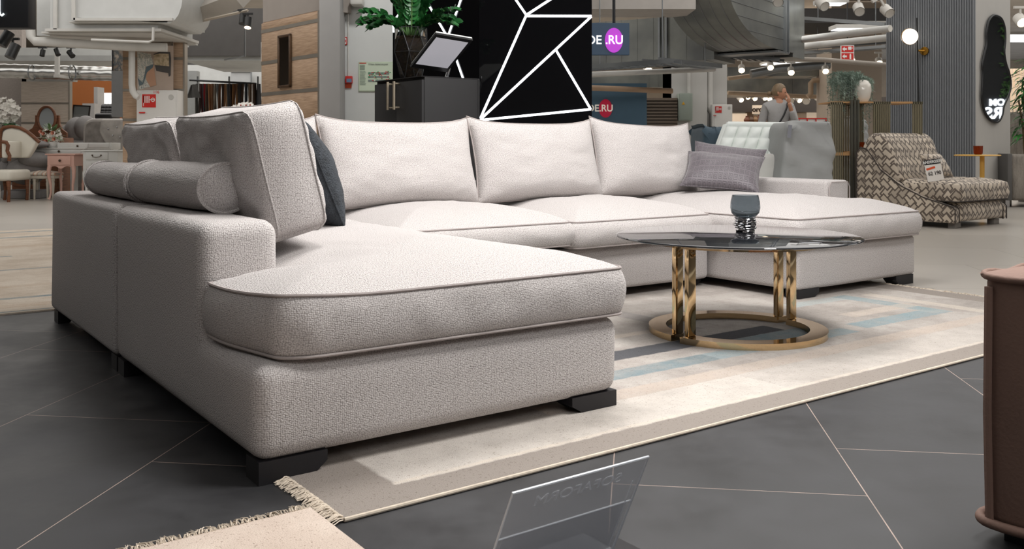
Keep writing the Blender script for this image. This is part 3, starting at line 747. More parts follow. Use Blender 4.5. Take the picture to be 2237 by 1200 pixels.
for a,b in (((914.6,50),(925,-25)),((924,-12),(978.7,81.6)),((978.7,81.6),(1018,-30)),((990,108),(1014,176)),((915,0),(872,32)),((872,32),(859.5,48)),((859.5,48),(861,70))): led(d2,a,b,.0065)
# ---------- planter + ZZ plant ----------
vp=at(898,300,6.5); zb=zt+.008
pl=thing('geometric_planter','faceted clear glass planter filled with soil and pebbles standing on the black cabinet','planter',(vp.x,vp.y,zb))
hh=zat(62,6.5)-zb
def facet(r,zs,n=6,off=0): return [(r*math.cos(2*PI*(k+off)/n),r*math.sin(2*PI*(k+off)/n),zs) for k in range(n)]
levels=[(.072,0,0),(.125,hh*.52,.5),(.112,hh,0)]
LV=[facet(*(r,z)) if False else facet(r,z,6,o) for r,z,o in levels]
GL=mat('clear planter glass','e8eeee',.03,trans=1,var=0,ior=1.15)
def shell_tri(mb,LV,cap=True):
    b=bmesh.new(); V=[[b.verts.new(p) for p in l] for l in LV]
    for i in range(len(V)-1):
        lo,hi=V[i],V[i+1]
        for k in range(6):
            if i%2==0: b.faces.new((lo[k],lo[(k+1)%6],hi[k])); b.faces.new((lo[(k+1)%6],hi[(k+1)%6],hi[k]))
            else: b.faces.new((lo[k],hi[(k+1)%6],hi[k])); b.faces.new((lo[k],lo[(k+1)%6],hi[(k+1)%6]))
    b.faces.new(V[0]); 
    if cap: b.faces.new(V[-1])
    mb.merge(b)
mb=MB(); shell_tri(mb,LV,False); mb.obj('glass_body',GL,pl,smooth=0)
mb=MB()
for i,l in enumerate(LV):
    for k in range(6):
        mb.cyl(l[k],l[(k+1)%6],.0025,n=5)
        if i<2:
            h=LV[i+1]
            mb.cyl(l[k],h[k],.0025,n=5); mb.cyl(l[k],h[(k+1)%6] if i%2 else h[k-1],.0025,n=5)
mb.obj('metal_edges',DARKST,pl)
def peb():
    m,nt,b=newmat('pebble fill'); tc=node(nt,'ShaderNodeTexCoord'); v=node(nt,'ShaderNodeTexVoronoi'); v.inputs['Scale'].default_value=75
    nt.links.new(tc.outputs['Object'],v.inputs['Vector']); r=ramp(nt,[(0,'241d18'),(.5,'4a3b30'),(.8,'7d6a58'),(1,'a59079')]); nt.links.new(v.outputs['Color'],r.inputs[0])
    nt.links.new(r.outputs[0],b.inputs['Base Color']); b.inputs['Roughness'].default_value=.8; return m
sc=lambda l,f,z=None:[(p[0]*f,p[1]*f,p[2] if z is None else z) for p in l]
def mixl(a,b,t): return [tuple(x*(1-t)+y*t for x,y in zip(p,q)) for p,q in zip(a,b)]
mb=MB(); shell_tri(mb,[sc(LV[0],.95,.004),sc(LV[1],.95),sc(mixl(LV[1],LV[2],.55),.93)]); mb.obj('pebbles',peb(),pl,smooth=0)
mb=MB(); q=mixl(LV[1],LV[2],.6); rd=random.Random(3)
for k in range(130):
    a=rd.random()*2*PI; r=.098*math.sqrt(rd.random()); mb.sph((r*math.cos(a),r*math.sin(a),q[0][2]+rd.random()*.006),.008,(1,.8,.7),n=6)
f=mb.obj('bark_chips',mat('bark chips','9a7f68',.9,var=.25,scale=60),pl); f['kind']='stuff'
def leafm(name,c,c2,rough=.35):
    m,nt,b=newmat(name); tc=node(nt,'ShaderNodeTexCoord'); n=node(nt,'ShaderNodeTexNoise'); n.inputs['Scale'].default_value=14
    nt.links.new(tc.outputs['Object'],n.inputs['Vector']); r=ramp(nt,[(.35,c),(.65,c2)]); nt.links.new(n.outputs['Fac'],r.inputs[0]); nt.links.new(r.outputs[0],b.inputs['Base Color']); b.inputs['Roughness'].default_value=rough; return m
ZL=leafm('glossy dark leaf','14401f','2c6b33'); STM=mat('plant stem','4b6b38',.5,var=.15)
def leaf(bm,p,d,up,L,W,fold=.15,droop=.15,n=6):
    d=d.normalized(); s=d.cross(up)
    if s.length<1e-3: s=d.cross(Vector((1,0,0)))
    s.normalize(); u=s.cross(d); prev=None
    for i in range(n+1):
        t=i/n; w=W/2*math.sin(PI*min(1,t**.8*.97+.03))**.8; c=p+d*L*t-u*droop*L*t*t
        row=[bm.verts.new(c+s*w+u*w*fold),bm.verts.new(c),bm.verts.new(c-s*w+u*w*fold)]
        if prev:
            for k in range(2): bm.faces.new((prev[k],prev[k+1],row[k+1],row[k]))
        prev=row
zz=thing('zz_plant','bushy glossy green potted plant growing out of the faceted glass planter','plant',(vp.x,vp.y,zb))
rd=random.Random(9); base=q[0][2]
stm=[]
for k in range(26):
    a=rd.random()*2*PI; 
    if k<5: a=PI+rd.uniform(-.5,.5)
    elif k<10: a=rd.uniform(-.5,.5)
    le=rd.uniform(.30,.42) if k<10 else rd.uniform(.35,.6); out=rd.uniform(.75,1.0) if k<10 else rd.uniform(.15,.7)
    p0=Vector((.05*math.cos(a)*rd.random(),.05*math.sin(a)*rd.random(),base)); pts=[]
    for i in range(13):
        t=i/12; el=PI/2*(1-out*.85*t**.9) if k>=10 else PI/2*(1-out*(.30+1.0*t))
        if i==0: pts.append(p0); continue
        pts.append(pts[-1]+Vector((math.cos(a)*math.cos(el),math.sin(a)*math.cos(el),math.sin(el)))*le/12)
    stm.append((pts,a))
mb=MB()
for pts,a in stm: mb.tube(pts,[.006*(1-.6*i/12) for i in range(13)],n=6)
mb.obj('stems',STM,zz)
mb=MB()
for pts,a in stm:
    for i in range(3,13):
        t=(pts[i]-pts[i-1]).normalized(); sd=t.cross(Vector((0,0,1)))
        if sd.length<.05: sd=Vector((math.sin(a),-math.cos(a),0))
        sd.normalize()
        for sg in (-1,1):
            d=(sd*sg*.8+t*.6+Vector((0,0,rd.uniform(-.1,.35)))).normalized(); leaf(mb.bm,pts[i],d,Vector((rd.uniform(-.5,.5),-1,rd.uniform(.1,.8))),rd.uniform(.06,.085),rd.uniform(.04,.052),droop=.05)
    leaf(mb.bm,pts[-1],(pts[-1]-pts[-2]),Vector((0,0,1)),.07,.035)
f=mb.obj('leaves',ZL,zz,fixn=False); f['kind']='stuff'
# tilted display on the cabinet
a0=at(897,147,6.32)
e1=Vector((.235,.20,-.018)); e2=Vector((.19,-.205,.2)); nn=e1.cross(e2).normalized(); 
dt=thing('display_screen','grey tilted display screen on a low stand on top of the black cabinet','screen',(a0.x,a0.y,zt+.006))
def slab(mb,o,e1,e2,n,t):
    b=bmesh.new(); vs=[b.verts.new(o+x*e1+y*e2+n*z*t) for z in (0,1) for x,y in ((0,0),(1,0),(1,1),(0,1))]
    b.faces.new(vs[:4]); b.faces.new(vs[4:])
    for k in range(4): b.faces.new((vs[k],vs[(k+1)%4],vs[4+(k+1)%4],vs[4+k]))
    mb.merge(b)
o=a0-Vector((a0.x,a0.y,zt+.006))
if nn.y>0: nn=-nn
mb=MB(); slab(mb,o,e1,e2,-nn,.016); mb.obj('bezel',BLACK,dt,smooth=0)
mb=MB(); slab(mb,o+e1*.06+e2*.12,e1*.86,e2*.80,nn,.002); mb.obj('screen',mat('grey lit screen','8e8c92',.3,emit='c4c2c9',estr=.5),dt,smooth=0)
mb=MB(); slab(mb,o-nn*.018+e1*.03+e2*.03,e1*.97,e2*.97,-nn,.01); mb.obj('back_cover',WHITE,dt,smooth=0)
c=o+e1*.6+e2*.35-nn*.03
mb=MB(); mb.tube([c,c+Vector((.04,.10,-.01)),Vector((c.x+.05,c.y+.15,.08)),Vector((c.x+.03,c.y+.14,.004))],.012,n=10); mb.lathe([(0,0),(.08,0),(.08,.008),(0,.01)],c=(c.x+.03,c.y+.14,-.003)); mb.obj('stand',CHROME,dt)
# ---------- hanging shop signs ----------
NAVY=mat('navy sign panel','35506b',.5,var=.02); MAG=mat('magenta disc','c23fd6',.5,emit='c23fd6',estr=.45); PINK=mat('crimson disc','c4123f',.5,emit='c4123f',estr=.15)
LW=mat('lit white letters','ffffff',.5,emit='ffffff',estr=.7)
def rusign(Y,px0,py0,px1,py1,disc,cx,cy,rx,ry,label,dm,lsz,dx,panel=True,ang=0,letm=LW):
    t=thing('shop_sign',label,'sign',(0,0,0))
    a=at(px0,py0,Y); b=at(px1,py1,Y)
    mb=MB()
    if panel: mb.box(a.x,Y,b.z,b.x,Y+.08,a.z,.004); mb.obj('panel',NAVY,t,smooth=0)
    c=at(cx,cy,Y-.012); k=Y/F
    mb=MB(); mb.cyl((c.x,Y-.001 if panel else Y-.001,c.z),(c.x,Y-.014,c.z),1,n=48)
    for v in mb.bm.verts: v.co.x=c.x+(v.co.x-c.x)*rx*k; v.co.z=c.z+(v.co.z-c.z)*ry*k
    mb.obj('disc',dm,t,smooth=30)
    text('.RU',lsz*k,letm,t,T((c.x+1*k,Y-.018,c.z-.0)),ext=.003,bold=.012*k*lsz,sx=.95)
    q=at(dx,cy,Y-.01); text('DE',lsz*k,letm,t,T((q.x,Y-.006,c.z)),ext=.003,bold=.012*k*lsz); return t
t=rusign(11.5,1262,50,1375,120,None,1341,88,19.5,27,'navy hanging shop sign with lit magenta disc and white letters right of the black column',MAG,27,1298)
mb=MB()
for px,py in ((1341,20),):
    a=at(px,py,11.54); mb.cyl((a.x,a.y,zat(50,11.54)),(a.x,a.y,ZC),.02,n=8)
mb.obj('hanger',DARKST,t)
BLW=mat('blue shop wall','4b6a80',.6,var=.04)
YB=16
mb=MB(); fbox(mb,1200,182,1413,320,YB,.2,z0=0); struct(mb.obj('wall_blue',BLW,smooth=0))
rusign(YB,0,0,0,0,None,1323,237,14.5,20,'crimson disc and white letters mounted on the blue shop wall',PINK,21,1296,panel=False,letm=mat('cream letters','e6ddd0',.5,emit='e6ddd0',estr=.35))
# ---------- right side: ducts ----------
def ducting():
    m,nt,b=newmat('duct sheet metal'); b.inputs['Metallic'].default_value=.75; b.inputs['Roughness'].default_value=.42
    tc=node(nt,'ShaderNodeTexCoord'); n=node(nt,'ShaderNodeTexNoise'); n.inputs['Scale'].default_value=1.6; n.inputs['Detail'].default_value=5
    nt.links.new(tc.outputs['Object'],n.inputs['Vector']); r=ramp(nt,[(.3,'6c6e6e'),(.7,'93958f')]); nt.links.new(n.outputs['Fac'],r.inputs[0]); nt.links.new(r.outputs[0],b.inputs['Base Color']); return m
DUCT=ducting()
def seams_box(mb,L,w,h,M,pitch=.28,ax=0,bead=.008):
    mb.box(0,0,0,L,w,h,M=M); k=1
    while k*pitch<L:
        x=k*pitch; mb.box(x-bead,-bead*.6,-bead*.6,x+bead,w+bead*.6,h+bead*.6,M=M); k+=1
# long duct angled, from behind LED column to the curved duct
dd=Vector((.81,-.50,0)).normalized(); P=at(1290,40,15.5); L=abs(rl(P,dd,1560))
M=T(Vector((P.x,P.y,zat(143,15.5))))@Matrix.Rotation(math.atan2(dd.y,dd.x),4,'Z')
t=thing('rectangular_duct','long ribbed silver ventilation duct behind the navy hanging sign','duct')
mb=MB(); seams_box(mb,L,1.0,zat(50,15.5)-zat(143,15.5),M); mb.obj('duct_body',DUCT,t,smooth=0)
mb=MB(); h=zat(50,15.5)-zat(143,15.5); s=abs(rl(P,dd,1452))
for x in (s-.08,s+.04): mb.box(x-.015,-.05,-.05,x+.015,1.05,h+.05,M=M)
mb.obj('flange',STEEL,t,smooth=0)
# curved elbow duct
PE=at(1697,107,14.0); dP=Vector((.59,.81,0)); dE=Vector((-.81,.59,0)); LE=rl(PE,dE,1567)*.98
t=thing('curved_duct','huge curved silver ventilation duct elbow hanging from the ceiling','duct')
M=Matrix(((dP.x,dE.x,0,PE.x),(dP.y,dE.y,0,PE.y),(0,0,1,PE.z),(0,0,0,1)))
prof=[]
R_=.85
for k in range(25):
    a=PI/2*k/24; prof.append((-1.9*(math.sin(a)),R_*(1-math.cos(a))*1.0))
hgt=1.75; poly=[(0.6,0)]+prof+[(prof[-1][0],hgt+.6),(0.6,hgt+.6)]
prof2=[( .75,0)]+prof+[(prof[-1][0],2.4),(.75,2.4)]
mb=MB(); mb.prism(prof2,0,LE,plane='XZ',M=M); mb.obj('elbow_body',DUCT,t,smooth=35)
mb=MB()
for j in range(1,6):
    y=LE*j/6; mb.tube([M@Vector((x-.004,y,z-.002)) for x,z in prof],.006,n=4)
for z in (.17,.34,.51,.68,.85,1.1): mb.box(-1.9*math.sqrt(max(0,1-max(0,1-z/R_)**2)),-.006,z-.004,.4,0,z+.004,M=M)
mb.obj('seams',STEEL,t)
mb=MB()
for x in (.28,.42): mb.box(x,-.04,-.04,x+.03,LE+.04,2.4,M=M)
mb.box(-.03,-.03,-.05,.45,LE+.03,-.02,M=M); mb.obj('flange',STEEL,t,smooth=0)
mb=MB(); mb.box(.755,.02,-.06,1.3,LE,2.4,M=M); mb.obj('side_box',DUCT,t,smooth=0)
# perforated cable trays under it
def tray(p0,p1,w,label):
    d=(p1-p0); L=d.length; M=T(p0)@d.to_track_quat('X','Z').to_matrix().to_4x4(); mb=MB()
    mb.box(0,-w/2,0,L,-w/2+.008,.06,M=M); mb.box(0,w/2-.008,0,L,w/2,.06,M=M); k=0
    while k*.12<L: mb.box(k*.12,-w/2,0,k*.12+.05,w/2,.006,M=M); k+=1
    [mb.cyl(q,(q.x,q.y,ZC),.008,n=5) for q in (p0.lerp(p1,.2),p0.lerp(p1,.85))]; one('cable_tray',mb,STEEL,label,'cable tray',smooth=0)
tray(at(1590,128,15),at(1708,136,14.6),.35,'perforated steel cable tray under the curved duct')
tray(at(1270,155,12.5),at(1480,140,11.8),.3,'perforated steel cable tray below the long duct')
tray(at(1420,136,13),at(1560,150,14),.3,'perforated steel cable tray between the long duct and the white pillar')
# white pillar with electrics
YP=17
mb=MB(); fbox(mb,1467,100,1545,320,YP,1.0,z0=0); a=at(1545,0,YP); mb.box(a.x+.005,YP+.25,0,at(1595,0,YP).x,YP+1.0,ZC); mb.box(at(1467,0,YP).x,YP+.01,0,a.x,YP+1,ZC); struct(mb.obj('pillar_service',mat('service pillar paint','c2c0bc',.7,var=.02),smooth=0))
t=thing('electrical_box','grey green electrical box with yellow warning triangle on the white pillar','electrical box')
EG=mat('grey green enamel','939c92',.5,var=.02)
mb=MB(); fbox(mb,1483,204,1513,264,YP-.2,.2,.006); mb.obj('housing',EG,t)
mb=MB(); fbox(mb,1485,206,1507,262,YP-.212,.01,.003); mb.obj('door',EG,t)
mb=MB(); c=at(1493,226,YP-.214); mb.prism([(c.x-.03,c.z-.022),(c.x+.03,c.z-.022),(c.x,c.z+.032)],YP-.216,YP-.213,plane='XZ'); mb.obj('warning_triangle',mat('warning yellow','d8a21c',.5),t,smooth=0)
mb=MB(); a=at(1505,0,YP-.04); mb.cyl((a.x,a.y,zat(204,YP)),(a.x,a.y,ZC),.03,n=10); one('cable_conduit',mb,WPIPE,'grey conduit rising from the electrical box','conduit')
mb=MB(); a=at(1548,0,YP+.1)
mb.tube([(a.x,a.y,ZC),(a.x,a.y,zat(233,YP)),(a.x+.03,a.y,zat(240,YP)),(a.x+.2,a.y,zat(240,YP))],.075,n=14); one('drain_pipe',mb,WPIPE,'white drain pipe in the corner of the service pillar','pipe')
def fire_cab(px0,py0,px1,py1,Y,label,big):
    t=thing('fire_hose_cabinet',label,'fire cabinet'); EN=mat('cabinet white enamel','cfccc7',.4,var=.02)
    mb=MB(); fbox(mb,px0,py0,px1,py1,Y,.25,.01,z0=.3 if big else None); mb.obj('body',EN,t)
    w=px1-px0; h=w*.85
    mb=MB(); fbox(mb,px0+w*.1,py0+w*.04,px1-w*.04,py1,Y-.012,.011,.004,z0=.35 if big else None); mb.obj('door',EN,t)
    mb=MB(); fbox(mb,px0+w*.14,py0+w*.1,px0+w*.47,py0+w*.42,Y-.016,.003); mb.obj('red_plate',RED,t,smooth=0)
    mb=MB()
    for k in range(6): fbox(mb,px0+w*(.165+.028*k),py0+w*.14,px0+w*(.178+.028*k),py0+w*(.31+.0*k),Y-.02,.003)
    c=at(px0+w*.40,py0+w*.235,Y-.02); k=Y/F*w; ring(mb,c,.05*k,.035*k,Y-.02); fbox(mb,px0+w*.32,py0+w*.225,px0+w*.44,py0+w*.24,Y-.02,.003); fbox(mb,px0+w*.165,py0+w*.14,px0+w*.178,py0+w*.39,Y-.02,.003)
    mb.obj('hose_pictogram',WHT,t,smooth=0)
    mb=MB(); c=at(px0+w*.84,py0+w*.17,Y-.014); mb.cyl((c.x,c.y+.004,c.z),(c.x,c.y-.004,c.z),.065*k,n=24); mb.obj('round_vent',mat('vent grey','b5b3ae',.5),t)
    mb=MB(); fbox(mb,px0+w*.06,py0+w*.53,px0+w*.2,py0+w*.56,Y-.03,.02); mb.obj('latch',RED,t,smooth=0)
    return t
YC=13.35
t=fire_cab(298,197,388,330,YC,'white fire hose cabinet with red hose pictogram on the oak panel wall',True)
a=at(341,201.5,YC-.016); text('116',.06,RED,t,T(a),ext=.001)
fire_cab(1556,228,1600,320,YP-.1,'white fire hose cabinet at the foot of the service pillar behind the white sofa',True)
# shutter + far silver duct + pipes behind
mb=MB(); fbox(mb,1405,214,1480,320,YB+.9,.1,z0=0)
for k in range(14): fbox(mb,1405,216+k*7,1480,219+k*7,YB+.86,.05)
one('roller_shutter',mb,mat('brown shutter','77695c',.7),'brown slatted roller shutter between the blue wall and the white pillar','shutter',smooth=0)
M=T(at(1290,190,19))@RZ(0); mb=MB(); seams_box(mb,(1465-1290)/F*19,.8,33/F*19,M,pitch=.2); one('rectangular_duct',mb,DUCT,'short silver duct seen above the blue shop wall','duct',smooth=0)
mb=MB(); mb.cyl(at(1290,192,15),at(1468,199,15.5),.045); one('ceiling_pipe',mb,mat('tan pipe','b79a80',.6),'thin tan pipe in front of the top of the blue wall','pipe')
mb=MB(); mb.cyl(at(1290,163,13),at(1560,151,14.5),.04); one('ceiling_pipe',mb,WPIPE,'thin white pipe passing across the top of the service pillar','pipe')
mb=MB(); mb.box(at(1280,0,12.5).x,12.5,zat(20,12.5),at(1520,0,12.5).x,13.3,ZC); struct(mb.obj('trim_beam',mat('beam paint','b9b3ad',.8),smooth=0))
# ---------- far right: ribbed column ----------
PK=at(2130,300,13.0); PK.z=0
a_=Vector((.76,.65,0)); b_=Vector((-.65,.76,0)); LK=rl(PK,b_,1936); LR=rl(PK,a_,2207)
kc=thing('ribbed_column','square column clad in grey vertical ribs with a plain pale side','column',PK,math.atan2(.65,.76))
mb=MB(); mb.box(.02,.0,0,LR,LK,ZC); mb.obj('core',mat('pale column paint','b3b0ab',.75,var=.02),kc,smooth=0)
mb=MB(); nr=37; RIB=mat('grey blue ribs','7d8084',.6,var=.03)
mb.box(0,0,0,.019,LK,ZC)
for k in range(nr):
    y=LK*(k+.5)/nr; w=LK/nr*.5; mb.box(-.022,y-w/2,0,.0,y+w/2,ZC,.004,seg=1)
mb.obj('ribbed_cladding',RIB,kc,smooth=30)
mb=MB(); mb.box(.0,-.02,0,LR,-.001,zat(455,13.2)+.12); mb.obj('skirting',ALU,kc,smooth=0)
# wall lamp
def onk(px,py,off=.06):
    s=rl(PK,b_,px); q=PK+b_*s; return q-a_*off+Vector((0,0,zat(py,q.y)))
t=thing('wall_lamp','black rod wall lamp with glowing white globe and brass mount on the ribbed column','lamp')
m0=onk(2023,112,.03); m1=onk(2015,112,.13); rt_=onk(2013,41,.14); rb=onk(2017.5,271,.14)
mb=MB(); mb.cyl(rt_,rb,.011,n=10); mb.obj('rod',BLACK,t)
mb=MB(); mb.cyl(m0,m0-a_*.03,.06,n=28); mb.cyl(m0-a_*.03,m1,.016,n=10); mb.obj('mount',BRASS,t)
g=onk(2005,83,.25); mb=MB(); mb.sph(g,.115,n=28); mb.obj('globe',mat('opal glass lit','fff6ea',.3,emit='fff2e2',estr=2.2),t)
mb=MB(); mb.lathe([(.1155,-.012),(.121,-.006),(.121,.006),(.1155,.012)],c=g,M=Matrix.Rotation(PI/2,4,'X'),n=32); mb.obj('brass_band',BRASS,t)
# wavy mirror on the plain side
def ons(px,py,off=.0):
    s=rl(PK,a_,px); q=PK+a_*s; return s,zat(py,q.y)
outl=[(2171,34),(2183,42),(2190,62),(2191,90),(2189,115),(2193,140),(2201,165),(2203,190),(2197,212),(2188,232),(2185,250),(2178,264),(2168,267),(2155,258),(2145,240),(2140,215),(2141,185),(2142,160),(2141,140),(2145,118),(2150,95),(2150,70),(2154,48),(2162,36)]
PQ=[ons(*q) for q in outl]
def smoothc(P,k=4):
    out=[]; n=len(P)
    for i in range(n):
        p0,p1,p2,p3=[Vector(P[(i+j-1)%n]) for j in range(4)]
        for s in range(k):
            t=s/k; out.append(tuple(.5*((2*p1)+(-p0+p2)*t+(2*p0-5*p1+4*p2-p3)*t*t+(-p0+3*p1-3*p2+p3)*t**3)))
    return out
PQ=smoothc(PQ)
t=thing('wavy_mirror','tall wavy edged wall mirror with thin black frame on the plain column side','mirror',PK,math.atan2(.65,.76))
mb=MB(); mb.prism([q for q in PQ],-.035,-.006,plane='XZ'); mb.obj('glass',mat('silver mirror','e2e4e6',.02,metal=1,var=0),t,smooth=0)
mb=MB(); mb.tube([(x,-.03,z) for x,z in PQ],.018,n=8,closed=True); mb.obj('frame',BLACK,t)
# lit letter board far to the right, seen in the mirror
t=thing('letter_sign','dark board with large lit white letters out to the right, reflected in the wavy mirror','sign',(15.5,15.9,0),R(-70))
mb=MB(); mb.box(-3,0,0,5,.2,ZC); mb.obj('board',mat('near black board','15171a',.6),t,smooth=0)
LW2=mat('bright white letters','ffffff',.5,emit='eef6ff',estr=2.2); text('ANDERSSEN',.36,LW2,t,T((-.45,-.03,1.62)),ext=.02,bold=.01)
text('FROM',.2,LW2,t,T((-.45,-.03,1.87)),ext=.02,bold=.01)
g=thing('hanging_greenery','dark green hanging foliage beside the letter board, reflected in the wavy mirror','plant',(15.5,15.9,0),R(-70)); rd=random.Random(77); mb=MB()
for k in range(600):
    x=rd.gauss(-.72,.12); z=rd.uniform(2.0,4.2); leaf(mb.bm,Vector((x+.1*math.sin(z*4),-.12+rd.uniform(-.05,.05),z)),Vector((rd.uniform(-1,1),rd.uniform(-.6,0),rd.uniform(-1,.3))),Vector((0,-1,.3)),rd.uniform(.08,.14),.035,n=3)
mb.obj('leaves',leafm('hanging leaf','2a4a26','4f7a3c',.6),g,fixn=False)['kind']='stuff'
# yellow side table + amber cup
YT=11.6; c=at(2135,338,YT)
t=thing('side_table','small round mustard yellow side table behind the patterned chair','table',(c.x,c.y,0)); YEL=mat('mustard lacquer','d9a94e',.4,var=.03)
mb=MB(); mb.lathe([(0,c.z-.018),(.255,c.z-.018),(.27,c.z-.009),(.255,c.z),(0,c.z)],n=48); mb.obj('tabletop',YEL,t)
mb=MB(); mb.cyl((.06,0,.02),(.06,0,c.z-.018),.028,n=16); mb.obj('stem',YEL,t)
mb=MB(); mb.lathe([(0,0),(.17,0),(.17,.012),(0,.02)],c=(.04,0,0),n=32); mb.obj('base',YEL,t)
AMB=mat('amber glass','9c3f12',.08,trans=.55,ior=1.3,var=.05)
def cup(x,y,z,label):
    mb=MB(); mb.lathe([(0,0),(.04,0),(.052,.012),(.056,.108),(.051,.108),(.047,.018),(0,.014)],c=(0,0,0),n=28); o=one('amber_tumbler',mb,AMB,label,'glass'); o.location=(x,y,z); return o
cup(c.x+.01,c.y,c.z+.001,'amber glass tumbler standing on the mustard yellow side table')
# ---------- slatted shelf divider ----------
YS=11.0; SLAT=mat('olive grey metal slats','8a826b',.45,metal=.3,var=.05)
t=thing('shelf_divider','open room divider of vertical olive metal slats with oak boards','shelf')
X=lambda px:at(px,0,YS).x
def slats(px0,px1,n,y0,d=.03,y1off=0):
    mb=MB()
    for k in range(n):
        x=X(px0)+(X(px1)-X(px0))*(k+.5)/n; w=(X(px1)-X(px0))/n*.5
        mb.box(x-w/2,YS+y1off,.02,x+w/2,YS+y1off+d,zat(y0,YS))
    mb.box(X(px0),YS+y1off+.005,.02,X(px1),YS+y1off+d-.005,.05); mb.box(X(px0),YS+y1off,zat(y0,YS)-.03,X(px1),YS+y1off+d,zat(y0,YS))
    mb.obj('slat_panel',SLAT,t,smooth=0)
slats(1815,1842,7,223); slats(1890,1906,4,222,y1off=.25); slats(1908,1946,9,222); slats(1994,2016,6,222)
slats(1842,1890,9,222,y1off=.42)
for px in (1856,1863,1870): 
    mb=MB(); mb.box(X(px)-.012,YS-.08,0,X(px)+.012,YS-.04,zat(219,YS)); mb.obj('post',mat('dark olive post %d'%px,'55544b',.4,metal=.4),t,smooth=0)
for (p0,p1,y0,y1) in ((1815,1908,222,225),(1944,1996,222,226),(1815,1875,333,340)):
    mb=MB(); mb.box(X(p0),YS+.001,zat(y1,YS),X(p1),YS+.45,zat(y0,YS)); mb.obj('oak_board',OAKS,t,smooth=0)
mb=MB(); mb.box(X(1870),YS+.001,zat(334,YS),X(1905),YS+.45,zat(331,YS)); mb.obj('oak_board',OAKS,t,smooth=0)
cup(X(1885),YS+.1,zat(331,YS)+.002,'amber glass tumbler on the slatted divider shelf behind the patterned chair')
zs=zat(222,YS)+.001
mb=MB(); mb.lathe([(0,0),(.06,0),(.085,.05),(.1,.13),(.095,.2),(.065,.25),(.03,.265),(.02,.26),(0,.255)],n=32); o=one('white_vase',mb,mat('glossy white ceramic','dcd6cc',.15,coat=.5),'glossy white oval vase on top of the slatted divider','vase'); o.location=(X(1893),YS+.12,zs)
gp=Vector((X(1870),YS+.2,zs))
mb=MB(); mb.lathe([(0,0),(.06,0),(.085,.05),(.095,.12),(.085,.2),(.06,.23),(.055,.23),(.08,.19),(.09,.12),(.08,.055),(0,.01)],n=32); o=one('grey_vase',mb,mat('misty grey glass','8f9692',.15,trans=.5,ior=1.2),'misty grey glass vase holding the trailing fern on the divider','vase'); o.location=gp
rd=random.Random(21); FERN=leafm('dusty fern','66786b','9aab9f',.7)
t=thing('trailing_fern','dusty grey green feathery fern trailing over the slatted divider','plant',gp)
mb=MB(); st=MB()
for k in range(120):
    a=rd.random()*2*PI; r=rd.uniform(.06,.27); up=rd.uniform(.04,.19); dr=rd.choice((rd.uniform(.02,.2),rd.uniform(.3,.9)*(r/.27)**.5))
    if abs(math.sin(a))>.8 and math.sin(a)>0: dr*=.3
    pts=[]
    for i in range(17):
        s=i/16; rr=r*min(1,s*1.5)*(1 if dr<.25 else .85+.15*s); z=.21+up*math.sin(min(1,s*1.6)*PI/2)*1.0-(dr+up*.3)*max(0,s-.3)**1.5*1.5
        pts.append(Vector((rr*math.cos(a)*1.05,rr*math.sin(a)*.55-.03,z)))
    st.tube(pts,.0018,n=3)
    for i in range(3,17):
        for q in range(5):
            d=Vector((rd.uniform(-1,1),rd.uniform(-1,1),rd.uniform(-.7,.7))).normalized(); L=rd.uniform(.025,.055); p=pts[i]+(pts[i-1]-pts[i])*rd.random(); sx=d.cross(Vector((0,1,.3))).normalized()*.0032
            mb.bm.faces.new([mb.bm.verts.new(x) for x in (p-sx,p+sx,p+d*L)])
f=mb.obj('fronds',FERN,t,smooth=0,fixn=False); f['kind']='stuff'; st.obj('stems',FERN,t)
# ---------- patterned chair ----------
def patmat():
    m,nt,b=newmat('jacquard pattern'); b.inputs['Roughness'].default_value=.8; b.inputs['Sheen Weight'].default_value=.2
    uv=node(nt,'ShaderNodeUVMap'); sp=node(nt,'ShaderNodeSeparateXYZ'); nt.links.new(uv.outputs[0],sp.inputs[0])
    pp=node(nt,'ShaderNodeMath',operation='PINGPONG'); pp.inputs[1].default_value=.085; nt.links.new(sp.outputs[1],pp.inputs[0])
    ad=node(nt,'ShaderNodeMath',operation='MULTIPLY_ADD'); ad.inputs[1].default_value=.85; nt.links.new(pp.outputs[0],ad.inputs[0]); nt.links.new(sp.outputs[0],ad.inputs[2])
    pq=node(nt,'ShaderNodeMath',operation='PINGPONG'); pq.inputs[1].default_value=.045; nt.links.new(sp.outputs[0],pq.inputs[0])
    ay=node(nt,'ShaderNodeMath',operation='ADD'); nt.links.new(pq.outputs[0],ay.inputs[0]); nt.links.new(sp.outputs[1],ay.inputs[1])
    cb=node(nt,'ShaderNodeCombineXYZ'); nt.links.new(ad.outputs[0],cb.inputs[0]); nt.links.new(ay.outputs[0],cb.inputs[1])
    br=node(nt,'ShaderNodeTexBrick'); 
    for k,v in (('Scale',1),('Brick Width',.10),('Row Height',.085),('Mortar Size',.011),('Mortar Smooth',.0),('Bias',-.2)): br.inputs[k].default_value=v
    br.inputs['Color1'].default_value=lin('c9bba9'); br.inputs['Color2'].default_value=lin('9a8e80'); br.inputs['Mortar'].default_value=lin('60554c')
    nt.links.new(cb.outputs[0],br.inputs['Vector']); nt.links.new(br.outputs['Color'],b.inputs['Base Color']); m['uv']=1; return m
PM=patmat(); PIPD=mat('dark piping','3b3430',.8)
rzc=math.atan2(.61,.79)
pc=thing('patterned_chair','low armless lounge chair in brown and cream geometric fabric with dark piping','chair',(4.65,9.75,0),rzc)
prof=[(0,.06),(0,.20),(.02,.225),(.06,.24),(.35,.32),(.61,.44),(.85,.61),(.96,.77),(1.02,.84),(1.09,.86),(1.14,.82),(1.15,.74),(1.15,.06)]
